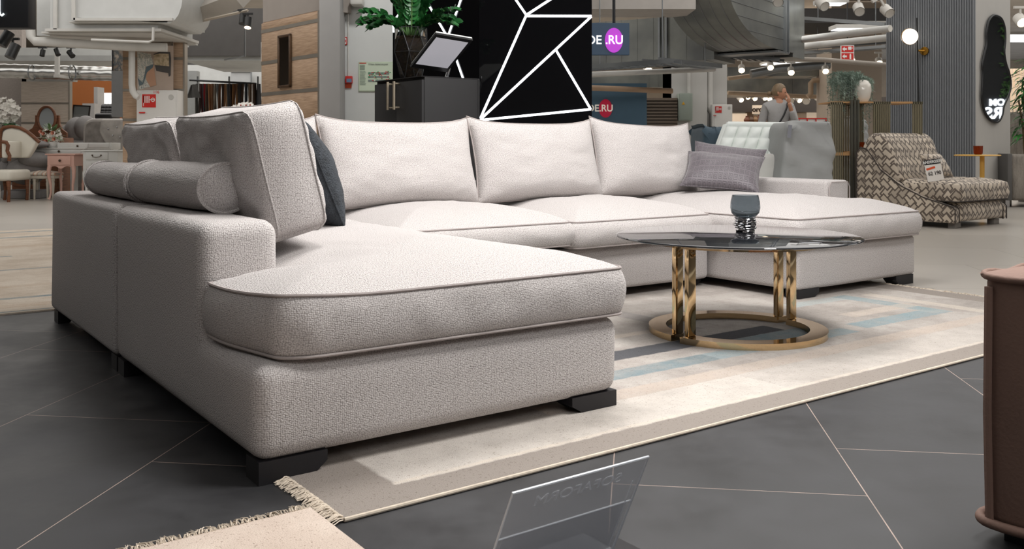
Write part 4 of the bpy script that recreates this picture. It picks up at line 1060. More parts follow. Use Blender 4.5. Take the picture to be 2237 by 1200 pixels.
for x in (0,1.07):
    mb=MB(); mb.prism(prof,x,x+.085,plane='YZ',bev=.015); o=mb.obj('side_panel',PM,pc,warp=soft(5,.006))
    for xx in (x,x+.085):
        m2=MB(); m2.tube([(xx,y,z) for y,z in prof],.007,n=6); m2.obj('piping',PIPD,o)
mb=MB(); mb.box(.09,-.015,.07,1.065,1.05,.275,.05,seg=4); mb.obj('base',PM,pc)
mb=MB(); tp,bt=seat_cushion(mb,[(.0,-.03),(1.15,-.03),(1.06,.35),(1.06,.85),(.09,.85),(.09,.35)],[.06]*6,.285,.47,.055,(.57,.3),bulge=.02,seed=31,amp=.006); o=mb.obj('seat_cushion',PM,pc,smooth=60)
m2=MB(); m2.tube(bt,.006,n=5,closed=True); m2.obj('piping',PIPD,o)
mb=MB(); mb.prism([(.62,.46),(.80,.93),(.86,1.01),(.95,1.035),(1.04,1.0),(1.10,.88),(1.13,.46)],.04,1.11,plane='YZ',bev=.06)
bmesh.ops.subdivide_edges(mb.bm,edges=[e for e in mb.bm.edges if e.calc_length()>.2],cuts=6,use_grid_fill=True)
mb.obj('backrest',PM,pc,warp=soft(9,.012),smooth=60)
for (x,y) in ((.1,.1),(.97,.1),(.1,1.0),(.97,1.0)):
    mb=MB(); mb.box(x,y-.05,0,x+.12,y+.03,.06,.004); mb.obj('foot',mat('grey foot','8d8782',.5),pc)
t=throw('patterned_cushion','small cushion in the same brown and cream fabric lying on the patterned chair','cushion',.5,.3,.14,T((4.65,9.75,0))@Matrix.Rotation(rzc,4,'Z')@T((.45,.44,.66))@RZ(4)@RX(-32),PM,17)
# price card
M=T(at(2040,372,10.05))@RZ(10)@RX(-10)@RY(-7)
t=thing('price_card','white price card with black header leaning on the patterned chair','sign'); k=10.05/F
mb=MB(); mb.box(-20*k,-.002,-24*k,20*k,.002,24*k,M=M); mb.obj('card',mat('card white','e4dfd8',.6,var=.01),t,smooth=0)
mb=MB(); mb.box(-20*k,-.004,13*k,20*k,-.0025,24*k,M=M); mb.obj('header',mat('black ink','1d1d1f',.6),t,smooth=0)
text('ANDERSSEN',8.6*k,WHT,t,M@T((0,-.005,18.5*k)),ext=.0008,bold=.001)
text('62 190',11.5*k,mat('brown black ink','2b2422',.6),t,M@T((0,-.004,-7*k)),ext=.0008,bold=.001)
mb=MB(); mb.box(-17*k,-.004,3.5*k,5*k,-.0025,8*k,M=M@RY(-8)); mb.obj('old_price_strip',ORG,t,smooth=0)
# ---------- white quilted sofa, grey covered recliner, blue armchair ----------
YQ=9.0
wq=thing('quilted_sofa','white quilted sofa back with square tufting behind the grey sofa','sofa',(at(1640,0,YQ).x,YQ,0)); x0=at(1640,0,YQ).x
def quilt(i,j):
    top=at(1590+133*i,266+2*i,YQ+.45); bot=at(1558+142*i,352,YQ)
    p=bot.lerp(top,j); e=min(1,6*min(i,1-i))*1
    cell=abs(math.sin(PI*i*5))**.5*abs(math.sin(PI*min(j,.86)/.86*3))**.5 if j<.86 else .7*math.sin((j-.86)/.14*PI)**.5
    return p-Vector((x0,YQ,0))+Vector((0,-.05*cell*1.0,.02*cell))
WQ=mat('white leatherette','dfe4e0',.5,var=.02)
mb=MB(); mb.grid(quilt,101,61); mb.obj('backrest_front',WQ,wq,smooth=60,fixn=False)
top=[at(1590,266,YQ+.45),at(1723,268,YQ+.45)]; bot=[at(1558,352,YQ),at(1700,352,YQ)]
mb=MB(); b=bmesh.new(); vv=[b.verts.new(p-Vector((x0,YQ,0))+Vector((0,o_,0))) for o_ in (.01,.22) for p in (bot[0],bot[1],top[1],top[0])]
for f in ((0,1,2,3),(4,5,6,7),(0,1,5,4),(1,2,6,5),(2,3,7,6),(3,0,4,7)): b.faces.new([vv[k] for k in f])
bmesh.ops.recalc_face_normals(b,faces=b.faces); bmesh.ops.bevel(b,geom=b.edges[:],offset=.03,segments=3,affect='EDGES'); mb.merge(b); mb.obj('backrest_shell',WQ,wq,smooth=60)
mb=MB(); mb.box(bot[0].x-x0-.05,-.65,.08,bot[1].x-x0+.05,.2,.52,.08,seg=4); mb.obj('seat',WQ,wq)
CV=mat('pale grey fabric cover','9c9d9c',.9,var=.03,scale=3,bump=.3,bscale=20)
mb=MB(); mb.box(-.08,.3,.0,.17,.42,.80,.06,seg=5); o=one('small_armchair',mb,mat('off white upholstery','c4c2bd',.85),'off white armchair part squeezed between the quilted sofa and the grey covered recliner','chair'); o.location=at(1682,0,8.6)*1; o.location.z=0
def poly_soft(name,pts,Y,dep,m,label,cat,bev=.08,seed=1,amp=.02,wr=0):
    P=[Vector((q[0],0,q[1])) for q in smoothc([(at(x,y,Y).x,at(x,y,Y).z) for x,y in pts],3)]; mb=MB(); mb.prism([(p.x,p.z) for p in P],Y,Y+dep,plane='XZ',bev=bev)
    bmesh.ops.triangulate(mb.bm,faces=[f for f in mb.bm.faces if len(f.verts)>4])
    for _ in range(3): bmesh.ops.subdivide_edges(mb.bm,edges=[e for e in mb.bm.edges if e.calc_length()>.07],cuts=1)
    bmesh.ops.triangulate(mb.bm,faces=[f for f in mb.bm.faces if len(f.verts)>4])
    def w(c):
        n=mn.noise_vector(Vector((c.x*3+seed,c.y*3,c.z*3)))*amp
        q=mn.noise(Vector((c.x*2.2+seed,c.y*2,c.z*16+c.x*5)))*wr
        return c+n+Vector((0,-q,0))
    return one(name,mb,m,label,cat) if False else tag(mb.obj(name,m,warp=w,smooth=80),label,cat)
poly_soft('covered_recliner',[(1710,518),(1711,355),(1718,305),(1722,280),(1731,268),(1745,265),(1790,266),(1817,268),(1826,300),(1828,335),(1822,380),(1820,518)],8.6,.7,CV,'recliner wrapped in a wrinkled pale grey cloth cover','recliner',bev=.04,seed=3,amp=.02,wr=.06)
mb=MB(); k=8.5/F; M=T(at(1725,287,8.52))@RY(6); mb.box(-4*k,-.003,-14*k,4*k,.003,14*k,M=M); one('hang_tag',mb,mat('tag grey','7f8087',.5),'small grey hang tag on the edge of the covered recliner','tag',smooth=0)
poly_soft('draped_armchair',[(1845,458),(1845,300),(1856,266),(1878,255),(1895,258),(1905,300),(1905,458)],12.6,.7,CV,'armchair under a shiny grey cover seen through the slatted divider','armchair',bev=.12,seed=8,amp=.03,wr=.06)
poly_soft('blue_armchair',[(1535,492),(1538,290),(1548,281),(1572,281),(1580,300),(1580,492)],10.0,.8,mat('slate blue velvet','3c4f5c',.7),'slate blue armchair mostly hidden between the grey and white sofas','armchair',bev=.07,seed=5,amp=.01)
# ---------- plant and pouf at right edge ----------
pp_=at(2222,0,14.6); pp_.z=0
mb=MB(); mb.lathe([(0,0),(.16,0),(.2,.35),(.19,.35),(.15,.02),(0,.02)],n=28); DR=leafm('dark glossy leaf','17441c','3c8a3a'); t=thing('dracaena_plant','tall leafy green indoor plant in a pot at the right edge behind the column','plant',(pp_.x+.2,pp_.y,0))
mb.obj('pot',mat('grey pot','77746f',.7),t)
mb=MB()
for k in range(4): mb.tube([(.04*k-.06,0,.3),(.05*k-.1,.02,1.2),(.08*k-.16,.03,1.6+.2*k)],.014,n=7)
mb.obj('trunk',mat('bark','6d5a44',.9),t)
mb=MB(); rd=random.Random(31)
for k in range(230):
    z=rd.uniform(.95,2.25); a=rd.random()*2*PI; c=Vector((rd.uniform(-.14,.1),rd.uniform(-.05,.1),z)); el=rd.uniform(-.3,.6)
    leaf(mb.bm,c,Vector((math.cos(a)*math.cos(el),math.sin(a)*math.cos(el),math.sin(el))),Vector((0,0,1)),rd.uniform(.2,.34),rd.uniform(.035,.06),droop=.5,n=5)
f=mb.obj('leaves',DR,t,fixn=False,smooth=60); f['kind']='stuff'
FUR=mat('grey long pile fur','8d867d',.95,var=.25,scale=9,bump=1,bscale=60,stretch=(3,3,.6))
mb=MB(); q=at(2214,0,13.2); mb.box(q.x,13.25,.10,q.x+1.1,14.0,zat(338,13.2),.05,seg=4); bmesh.ops.subdivide_edges(mb.bm,edges=[e for e in mb.bm.edges if e.calc_length()>.1],cuts=5,use_grid_fill=True); t=thing('fur_ottoman','grey shaggy fur ottoman with dark side at the right edge','ottoman'); mb.obj('body',FUR,t,warp=soft(12,.02),smooth=70)
mb=MB(); mb.box(q.x-.07,13.22,.1,q.x-.005,13.9,zat(336,13.2),.01); mb.obj('side_panel',DGREY,t); mb=MB(); mb.box(q.x-.06,13.3,0,q.x+.0,13.36,.1); mb.box(q.x+.9,13.3,0,q.x+.96,13.36,.12); mb.obj('feet',CHROME,t,smooth=0)
# ---------- brown armchair foreground ----------
cz=.035; c0=fl(2149,1143,cz)
uv0=(Vector((c0.x,c0.y,0))-O); u0=uv0.dot(A); v0=uv0.dot(B)
BRN=mat('brown suede','83685c',.75,var=.07,scale=5,bump=.15,bscale=120); 
ba=thing('brown_armchair','brown suede armchair with rolled seams cut off by the right edge in the foreground','armchair',(c0.x,c0.y,0),TH)
zt_=zat(585,c0.y)
def lbox(name,x0,y0,z0,x1,y1,z1,bev,seed):
    mb=MB(); mb.box(x0,y0,z0,x1,y1,z1,bev,seg=5); bmesh.ops.subdivide_edges(mb.bm,edges=[e for e in mb.bm.edges if e.calc_length()>.15],cuts=5,use_grid_fill=True)
    return mb.obj(name,BRN,ba,warp=soft(seed,.008),smooth=60)
Wd=.98
o=lbox('arm',0,-Wd,cz,.24,0,zt_-.012,.022,21)
loop=lambda z,x0,y0,x1,y1,r:[(x,y,z+.004*math.sin(x*40+y*23)) for x,y in round_poly([(x0,y0),(x1,y0),(x1,y1),(x0,y1)],r)]
m2=MB(); m2.tube(loop(zt_-.016,-.006,-Wd-.006,.246,.006,.03),.008,n=10,closed=True); m2.obj('rolled_seam',BRN,o)
m2=MB(); m2.tube([(-.006,-.012-.004,cz+.01),(-.008,-.012,cz+.25),(-.006,-.014,zt_-.04)],.009,n=8); m2.obj('rolled_seam',BRN,o)
m2=MB(); m2.tube(loop(cz+.012,-.012,-Wd-.01,.25,.012,.03),.011,n=10,closed=True); m2.obj('rolled_seam',BRN,o)
def topfn(i,j):
    x=-.008+.254*i; y=-Wd+(Wd+.008)*j; d=min(i,1-i,j*4,(1-j)*4); return Vector((x,y,zt_-.012+.010*(1-math.exp(-d/.12))))
m2=MB(); m2.grid(topfn,24,60); m2.obj('top_pad',BRN,ba,smooth=60)
lbox('seat',.25,-Wd,cz,1.0,-.02,.40,.05,22); lbox('arm',1.01,-Wd,cz,1.25,0,zt_-.012,.022,23); lbox('backrest',.25,-Wd-.24,cz,1.0,-Wd-.005,.78,.06,24)
for x in (.03,1.15):
    for y in (-.1,-Wd-.0): 
        mb=MB(); mb.box(x,y,0,x+.07,y+.07,.036); mb.obj('foot',BLACKW,ba,smooth=0)
# ---------- acrylic sign holder foreground ----------
TL=at(1120,1078,1.45); TR=TL+A*.292; dn=(B*.0978+Vector((0,0,-.205))).normalized(); nrm=A.cross(dn).normalized()
if nrm.y>0: nrm=-nrm
t=thing('acrylic_sign_holder','clear acrylic sign holder seen from behind in the foreground, lettering showing through reversed','sign holder')
m,nt,b=newmat('clear acrylic'); b.inputs['Base Color'].default_value=lin('b9bcc2'); b.inputs['Roughness'].default_value=.12; b.inputs['Alpha'].default_value=.42; b.inputs['Specular IOR Level'].default_value=.6; AC=m
m,nt,b=newmat('translucent insert'); b.inputs['Base Color'].default_value=lin('c2c4ca'); b.inputs['Roughness'].default_value=.4; b.inputs['Alpha'].default_value=.62; INS=m
EDG=mat('acrylic edge','c9cdd3',.15,emit='c9cdd3',estr=.05)
mb=MB(); slab(mb,TL,A*.292,dn*.215,nrm,.003); mb.obj('back_plate',AC,t,smooth=0)
mb=MB(); slab(mb,TL+dn*.098+A*.012,A*.268,dn*.11,-nrm,.0015); mb.obj('paper_insert',INS,t,smooth=0)
mb=MB(); mb.tube([TL+dn*.215,TL,TL+A*.292,TL+A*.292+dn*.215],.0022,n=8); mb.obj('polished_edge',EDG,t)
mb=MB(); mb.tube([TL+dn*.098,TL+A*.292+dn*.098],.0016,n=6); mb.tube([TL+A*.275+dn*.05,TL+A*.277+dn*.2],.001,n=5); mb.obj('pocket_edge',EDG,t)
mb=MB(); slab(mb,TL+dn*.2165,A*.292,B*.08+Vector((0,0,.0)),Vector((0,0,1)),.003); mb.obj('base_plate',AC,t,smooth=0)
Mt=Matrix(((-A.x,-nrm.x,-dn.x,0),(-A.y,-nrm.y,-dn.y,0),(-A.z,-nrm.z,-dn.z,0),(0,0,0,1)))
c=TL+A*.150+dn*.036-nrm*.002
text('SOFAFORM',.030,mat('frosted lettering','dfe1e4',.5),t,T(c)@Mt,ext=.0003,sx=1.25)
zb=(TL+dn*.2165).z
pd=thing('display_plinth','low dark plinth under the acrylic sign holder just below the frame','plinth'); mb=MB(); c=TL+dn*.2165; M=T(Vector((c.x,c.y,0)))@Matrix.Rotation(TH,4,'Z'); mb.box(-.05,-.35,0,.34,.085,zb-.0005,.004,M=M); mb.obj('body',BLACKW,pd)
# ---------- far store and ceiling clutter on the right ----------
YF=32
t=thing('store_fascia','long dark grey shop fascia in the far background above the lit shelves','fascia')
mb=MB(); fbox(mb,1560,212,1960,245,YF,.5); mb.obj('band',mat('fascia grey','4a4543',.5),t,smooth=0)
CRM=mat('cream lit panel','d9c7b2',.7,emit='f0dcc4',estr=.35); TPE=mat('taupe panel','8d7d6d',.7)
st_=thing('store_display_wall','cream and taupe display wall of a far shop behind the standing woman','display wall')
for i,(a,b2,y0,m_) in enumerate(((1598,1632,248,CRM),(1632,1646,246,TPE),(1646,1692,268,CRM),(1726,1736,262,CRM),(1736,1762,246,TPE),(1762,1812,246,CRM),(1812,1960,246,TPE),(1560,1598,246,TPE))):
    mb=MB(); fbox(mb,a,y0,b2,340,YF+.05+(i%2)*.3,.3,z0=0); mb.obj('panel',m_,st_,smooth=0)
mb=MB(); fbox(mb,1645,230,1735,249,YF-.3,.1); SG_=thing('far_shop_sign','cream far shop sign with dark letters partly behind the standing woman','sign'); mb.obj('panel',CRM,SG_,smooth=0)
text('ororo',.24,mat('brown lettering','3b2c22',.6),SG_,T(at(1662,239.5,YF-.33)),ext=.01,bold=.01)
# small shelves items
sh=thing('display_shelf','small lit shelf with brown ornaments left of the woman in the far shop','shelf'); mb=MB(); fbox(mb,1626,268,1690,270,YF-1.2,.5,z0=0); mb.obj('cabinet_body',OAKS,sh,smooth=0)
rd=random.Random(5)
for k in range(6):
    x=1632+k*9; a=at(x,268,YF-1.0); mb=MB(); s=.07+.04*rd.random(); mb.lathe([(0,0),(s,0),(s*1.2,s),(s*.5,s*2),(s*.6,s*2.3),(0,s*2.4)],n=12); o=tag(mb.obj('ornament',mat('ornament brown %d'%k,('6b3b26','5a4030','8a6a4a')[k%3],.5)),'small brown ornament on the lit shelf in the far shop','ornament','ornaments on the far shelf'); o.location=a
t=thing('red_white_game_table','red and white boxed display top seen above the covered recliner','display'); Yg=14
mb=MB(); fbox(mb,1748,259,1805,300,Yg,.6); mb.obj('box',WHT,t,smooth=0)
mb=MB()
for y in (258,): fbox(mb,1744,y,1807,y+1.8,Yg-.02,.64)
for x in (1744,1763,1782,1804): fbox(mb,x,258,x+2,290,Yg-.025,.02)
mb.obj('red_trim',RED,t,smooth=0)
mb=MB(); a=at(1748,300,Yg); 
for x in (1750,1800): p=at(x,0,Yg+.3); mb.box(p.x-.03,p.y-.03,0,p.x+.03,p.y+.03,a.z)
mb.obj('legs',WHT,t,smooth=0)
# big beige pillar and others
BG2=mat('warm beige pillar','b7aa9d',.8,var=.03)
mb=MB(); fbox(mb,1817,90,1926,320,24,1.2,z0=0); mb.box(at(1817,0,24).x,24.01,zat(92,24),at(1926,0,24).x,25.2,ZC); struct(mb.obj('pillar_beige',BG2,smooth=0))
# ceiling ducts far
def duct(label,px0,py0,px1,py1,Y,dep,pitch=.6):
    a=at(px0,py1,Y); b=at(px1,py0,Y); mb=MB(); seams_box(mb,b.x-a.x,dep,b.z-a.z,T(a),pitch=pitch,bead=.02); return tag(mb.obj('ceiling_duct',DUCT,smooth=0),label,'duct')
duct('wide silver duct above the woman, lower one in the far hall',1588,163,1818,208,28,1.5,1.0)
duct('dark silver duct just below the ceiling in the far hall',1590,147,1800,166,25,1,1.2)
mb=MB(); fbox(mb,1755,18,1960,50,20,2.0); one('dark_beam',mb,mat('dark grey beam','3d3b3a',.8),'dark grey ceiling beam left of the ribbed column','beam',smooth=0)
mb=MB(); fbox(mb,1755,52,1960,64,24,5); struct(mb.obj('trim_ceiling',mat('warm ceiling white','b5aba0',.8),smooth=0))
def pipe(label,pts,r,m=WPIPE,cat='pipe'):
    mb=MB(); mb.tube([at(*p) for p in pts],r,n=14); return one('ceiling_pipe',mb,m,label,cat)
pipe('thick white ceiling pipe, upper of two left of the ribbed column',[(1752,86,15),(1945,62,13.6)],.052)
pipe('thick white ceiling pipe, lower of two left of the ribbed column',[(1752,101,16),(1945,82,14.6)],.055)
pipe('grey pipe running under the curved duct towards the ribbed column',[(1700,128,16.5),(1800,131,16),(1950,143,15.5)],.04,mat('warm grey pipe','a39a90',.5))
pipe('tan pipe crossing the far hall above the spotlights',[(1590,203,26),(1760,211,26),(1818,212,26)],.06,mat('tan pipe paint','b59f88',.5))
pipe('tan bent drop pipe beside the beige pillar',[(1818,174,25),(1776,176,25),(1771,182,25),(1771,205,25),(1764,211,25)],.07,mat('tan drop pipe','b59f88',.5))
pipe('silver round duct in the far hall under the ceiling',[(1640,162,23),(1700,150,23),(1812,141,23)],.11,STEEL,'duct')
pipe('thin tan pipe under the dark duct of the far hall',[(1590,172,24),(1650,164,24)],.05,mat('tan thin pipe','b59f88',.5))
tray(at(1752,43,17),at(1945,58,15),.25,'dark perforated cable tray under the grey beam')
tray(at(1750,120,21),at(1945,105,19),.3,'perforated cable tray behind the red fire signs')
tray(at(1700,112,20),at(1945,95,22),.3,'perforated cable tray farthest back near the beige pillar')
# flat ceiling lamps
LP=mat('lit diffuser','f2f4f4',.5,emit='f4f7fa',estr=2.2)
for px,py,Y,w,d,lb in ((1868,62,17.5,.8,.35,'flat lit ceiling panel left of the ribbed column, nearer one'),(1930,54,20,.8,.4,'flat lit ceiling panel half hidden by the ribbed column'),(1725,138,30,1.6,1.0,'flat lit ceiling panel in the far hall above the duct'),(1815,6,15,.4,.3,'flat lit ceiling panel near the top edge beside the curved duct'),(2225,82,24,2.5,1.6,'flat lit ceiling panel at the right edge'),(225,117,20,.9,1.4,'flat lit ceiling panel above the silver pipe on the left')):
    a=at(px,py,Y); t=thing('ceiling_panel_light',lb,'lamp',a); mb=MB(); mb.box(-w/2-.03,-d/2-.03,-.02,w/2+.03,d/2+.03,.05); mb.obj('frame',WPIPE,t,smooth=0); mb=MB(); mb.box(-w/2,-d/2,-.03,w/2,d/2,-.021); mb.obj('diffuser',LP,t,smooth=0)
# spotlights
WL=mat('warm lit lens','fff1dc',.4,emit='ffe6c4',estr=9); CAN=mat('white spot can','cfcbc4',.45,var=.02)
def canlight(name,r,L,mcan,mlens,tilt,col=None):
    t=thing(name,'x','spotlight'); M=Matrix.Rotation(tilt,4,'Y')@Matrix.Rotation(R(-52),4,'X')
    mb=MB(); mb.lathe([(r,-L/2),(r,L/2),(0,L/2)],M=M,n=20); mb.lathe([(r*.92,-L/2),(r*.9,-L/2+.01),(0,-L/2+.012)],M=M,n=20); mb.obj('can',mcan,t)
    if mlens: mb=MB(); mb.lathe([(0,-L/2-.002),(r*.84,-L/2-.002),(r*.84,-L/2+.008),(0,-L/2+.008)],M=M,n=20); mb.obj('lens',mlens,t)
    mb=MB(); mb.box(-.012,-.012,0,.012,.012,L*.5+.12); mb.box(-.1,-.02,L*.5+.10,.1,.02,L*.5+.14); mb.obj('bracket',mcan,t,smooth=0); return t
cA=canlight('track_spotlight',.078,.17,CAN,WL,R(15)); first=True
far=[(1620,153,'lit white spotlight, leftmost of the middle row right of the service pillar'),(1683,147,'lit white spotlight second in the middle row'),(1728,158,'lit white spotlight third in the middle row above the woman'),(1803,155,'lit white spotlight beside the beige pillar'),(1860,131,'lit spotlight just below the red fire signs'),(1920,137,'lit spotlight between the red fire signs and the ribbed column')]
for px,py,lb in far:
    a=at(px,py-3,22)
    if first: cA.location=a; cA['label']=lb; first=False
    else: dup(cA,a,label=lb)
cB=canlight('track_spotlight',.085,.2,CAN,WL,R(-25)); first=True
for i,(px,py) in enumerate(((1617,219),(1632,213),(1647,216),(1669,215),(1679,217),(1744,220),(1787,220),(1797,221))):
    a=at(px,py-3,YF-1.0); lb='small lit spotlight in the row along the dark shop fascia'
    if first: cB.location=a; cB['label']=lb; cB['group']='lit spotlights along the far fascia'; first=False
    else: dup(cB,a,label=lb,group='lit spotlights along the far fascia')
cC=canlight('track_spotlight',.13,.34,CAN,None,R(25)); cC.location=at(1727,215,YF-1); tag(cC,'small unlit white spotlight on the far fascia track just right of the woman','spotlight')
dup(cC,at(1761,216,YF-1),label='small unlit white spotlight in the middle of the far fascia track')
cD=canlight('track_spotlight',.062,.13,CAN,None,R(12)); cD.location=at(1876,20,11); tag(cD,'large unlit white can spotlight hanging left of the ribbed column','spotlight')
dup(cD,at(1796,9,11),label='large unlit white can spotlight near the top edge, right of the curved duct',rot=(0,R(-35),0)); dup(cD,at(1938,24,11),label='white can spotlight half hidden by the ribbed column',rot=(0,R(-30),0)); dup(cD,at(1699,0,11),label='white can spotlight overlapping the top of the curved duct')
cE=canlight('track_spotlight',.085,.16,CAN,WL,R(0)); cE.location=at(2229,44,14.5); tag(cE,'lit white can spotlight at the top right edge','spotlight')
dup(cE,at(1415,150,17),label='lit spotlight above the left end of the blue shop wall')
mb=MB(); mb.box(at(1765,0,11).x,10.98,at(0,2,11).z+.16,at(1950,0,11).x,11.02,at(0,2,11).z+.2); one('light_track',mb,CAN,'white light track carrying the can spotlights left of the ribbed column','track',smooth=0)
# fire signs
Yr=18; t=thing('fire_direction_sign','red and white hanging sign with arrows, hose and extinguisher pictograms','sign')
mb=MB(); fbox(mb,1837,99,1866,132,Yr,.03); mb.obj('panel',WHT,t,smooth=0)
for y0,y1 in ((100.5,114),(116,130.5)):
    mb=MB(); fbox(mb,1838.5,y0,1864.5,y1,Yr-.006,.005); mb.obj('red_field',RED,t,smooth=0)
    c=at(1845,(y0+y1)/2,Yr-.009); k=Yr/F; mb=MB(); mb.prism([(c.x-5*k,c.z),(c.x,c.z+5*k),(c.x,c.z+2*k),(c.x+5*k,c.z+2*k),(c.x+5*k,c.z-2*k),(c.x,c.z-2*k),(c.x,c.z-5*k)],Yr-.011,Yr-.008,plane='XZ'); mb.obj('arrow',WHT,t,smooth=0)
    mb=MB(); 
    if y0<110: fbox(mb,1853,102,1860,109,Yr-.01,.004); fbox(mb,1861,104,1863,106,Yr-.01,.004)
    else: fbox(mb,1856,119,1859.5,129,Yr-.01,.004); fbox(mb,1857,117.5,1858.5,119,Yr-.01,.004)
    mb.obj('pictogram',WHT,t,smooth=0)
mb=MB(); a=at(1851,99,Yr+.015); mb.cyl(a,(a.x,a.y,ZC),.012,n=6); mb.obj('hanger',DARKST,t)
# right edge distant shelf wall
mb=MB(); fbox(mb,2200,150,2300,240,26,.3); 
for k in range(12): fbox(mb,2202+k*8,150,2204+k*8,245,25.9,.1)
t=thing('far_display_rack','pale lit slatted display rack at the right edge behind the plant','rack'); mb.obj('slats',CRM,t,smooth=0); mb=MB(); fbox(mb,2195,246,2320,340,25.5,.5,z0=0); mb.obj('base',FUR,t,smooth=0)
# ---------- standing woman ----------
def skin(name,nodes,edges,m,parent,root=0,sub=2):
    me=bpy.data.meshes.new('s'); me.from_pydata([n[:3] for n in nodes],edges,[]); o=bpy.data.objects.new('s',me); C.objects.link(o)
    md=o.modifiers.new('k','SKIN'); md.use_smooth_shade=True
    for i,n in enumerate(nodes):
        r=n[3]; r=r if isinstance(r,tuple) else (r,r); me.skin_vertices[0].data[i].radius=r; me.skin_vertices[0].data[i].use_root=(i==root)
    s=o.modifiers.new('b','SUBSURF'); s.levels=sub
    dg=bpy.context.evaluated_depsgraph_get(); q=bpy.data.meshes.new_from_object(o.evaluated_get(dg)); bpy.data.objects.remove(o)
    return q
SK=mat('skin','b98569',.5,var=.03,scale=20); HR=mat('ash blond hair','7d684f',.5,var=.2,scale=60,stretch=(1,1,.2)); SWE=mat('pale grey sweater','a9a7a6',.95,var=.04,scale=30,bump=.4,bscale=150); TRO=mat('dark trousers','2a2b30',.9)
wm=thing('person','woman in pale grey sweater with black strap, hand at her face, behind the sofas','person',(3.61,12.6,0))
N=[(0,0,.95,.12),(0,0,1.12,(.13,.095)),(0,-.01,1.30,(.145,.10)),(0,.0,1.42,(.085,.06)),(0,.0,1.50,.05),(0.005,0,1.56,.05),
   (-.165,0,1.41,.058),(-.225,.02,1.15,.043),(-.21,-.08,.92,.03),(-.20,-.12,.84,.03),
   (.165,0,1.41,.058),(.205,-.09,1.17,.043),(.115,-.17,1.39,.027),(.095,-.17,1.46,.03),
   (-.09,0,.86,.085),(-.09,-.01,.48,.055),(-.09,.02,.09,.038),(-.09,-.10,.04,.03),(.09,0,.86,.085),(.09,-.01,.48,.055),(.09,.02,.09,.038),(.09,-.10,.04,.03)]
E_=[(0,1),(1,2),(2,3),(3,4),(4,5),(3,6),(6,7),(7,8),(8,9),(3,10),(10,11),(11,12),(12,13),(0,14),(14,15),(15,16),(16,17),(0,18),(18,19),(19,20),(20,21)]
body=MB(); q=skin('body',N,E_,SK,None); body.bm.from_mesh(q)
# head, turned to the image right
def headf(i,j):
    a=2*PI*i; b=PI*(j)-PI/2; x=math.cos(a)*math.cos(b); y=math.sin(a)*math.cos(b); z=math.sin(b)
    p=Vector((x*.092,y*.072,z*.115))
    if z<0: p.x*=1+.1*z*-1*(1 if x>0 else -1.6)*1; p.y*=1-.25*(-z)
    g=lambda cz_,w:math.exp(-((z-cz_)/w)**2)
    fr=max(0,x)**6*math.exp(-(y/.22)**2)
    p.x+=fr*(.024*g(-.20,.14)+.010*g(.02,.15)+.008*g(-.52,.08)+.010*g(-.80,.12)-.006*g(-.36,.05))
    ey=max(0,x)*math.exp(-((abs(y)-.38)/.16)**2)*g(.02,.13); p.x-=.010*ey
    return p
HM_=T((.012,-.005,1.60))@RZ(-18)@RY(8)
body.grid(lambda i,j:HM_@headf(i,j),40,28,closed_u=True)
# ear
body.sph(HM_@Vector((-.008,-.073,-.01)),.022,(.6,.35,1.1),n=12)
# hand against the face with fingers
hand=[(.097,-.172,1.46,.026),(.090,-.170,1.50,.026)]
body.sph((.092,-.17,1.487),.036,(.75,.42,1.15),n=14)
for k,(dx,L) in enumerate(((-.020,.062),(-.007,.070),(.007,.066),(.019,.052))):
    p=Vector((.092+dx*.6,-.170+dx*.5,1.515)); q1=p+Vector((-.003+dx*.15,.012,L*.5)); q2=q1+Vector((-.012,.018,L*.45)); body.tube([p-Vector((0,0,.02)),p,q1,q2],[.009,.009,.008,.006],n=8)
body.tube([(.075,-.165,1.475),(.056,-.155,1.50),(.05,-.148,1.525)],[.010,.009,.007],n=8)
for k in range(4): body.tube([(-.205+.012*k,-.115,.84),(-.205+.012*k,-.125,.79),(-.2+.012*k,-.115,.755)],[.009,.008,.006],n=6)
body.tube([(-.19,-.12,.85),(-.17,-.135,.80)],[.01,.007],n=6)
bo=body.obj('body',SK,wm,smooth=80)
mb=MB()
for sy in (-1,1): c=HM_@Vector((.072,sy*.03,.008)); mb.sph(c,.0115,n=10)
mb.obj('eyes',mat('eye','3b2c26',.2),wm)
mb=MB(); mb.tube([HM_@Vector((.092,-.022,-.062)),HM_@Vector((.098,0,-.060)),HM_@Vector((.092,.022,-.062))],.0045,n=6); mb.obj('lips',mat('lips','9a5348',.4),wm)
# hair
def hairf(i,j):
    p=headf(i,j); n=p.normalized(); x=p.x
    k=1.09; front=p.x>.045 and p.z<.062 or (p.x>-.0 and p.z<-.0) 
    if front: k=.93
    if p.z<-.055: k=.92
    return HM_@Vector((p.x*k-.006,p.y*k,p.z*k+.002))
mb=MB(); mb.grid(hairf,56,40,closed_u=True); mb.sph(HM_@Vector((-.125,-.0,-.03)),.036,(1,.9,.9),n=16)
mb.obj('hair',HR,wm,smooth=80)
SN=[(0,0,.90,(.150,.11)),(0,0,1.10,(.15,.11)),(0,-.01,1.28,(.165,.118)),(0,0,1.44,(.122,.092)),(0,0,1.53,(.060,.058)),
    (-.165,0,1.405,.068),(-.23,.02,1.15,.056),(-.21,-.07,.94,.042),(.165,0,1.405,.068),(.21,-.09,1.165,.056),(.125,-.165,1.36,.040)]
SE=[(0,1),(1,2),(2,3),(3,4),(3,5),(5,6),(6,7),(3,8),(8,9),(9,10)]
mb=MB(); q=skin('sw',SN,SE,SWE,None); mb.bm.from_mesh(q); mb.obj('sweater',SWE,wm,smooth=80)
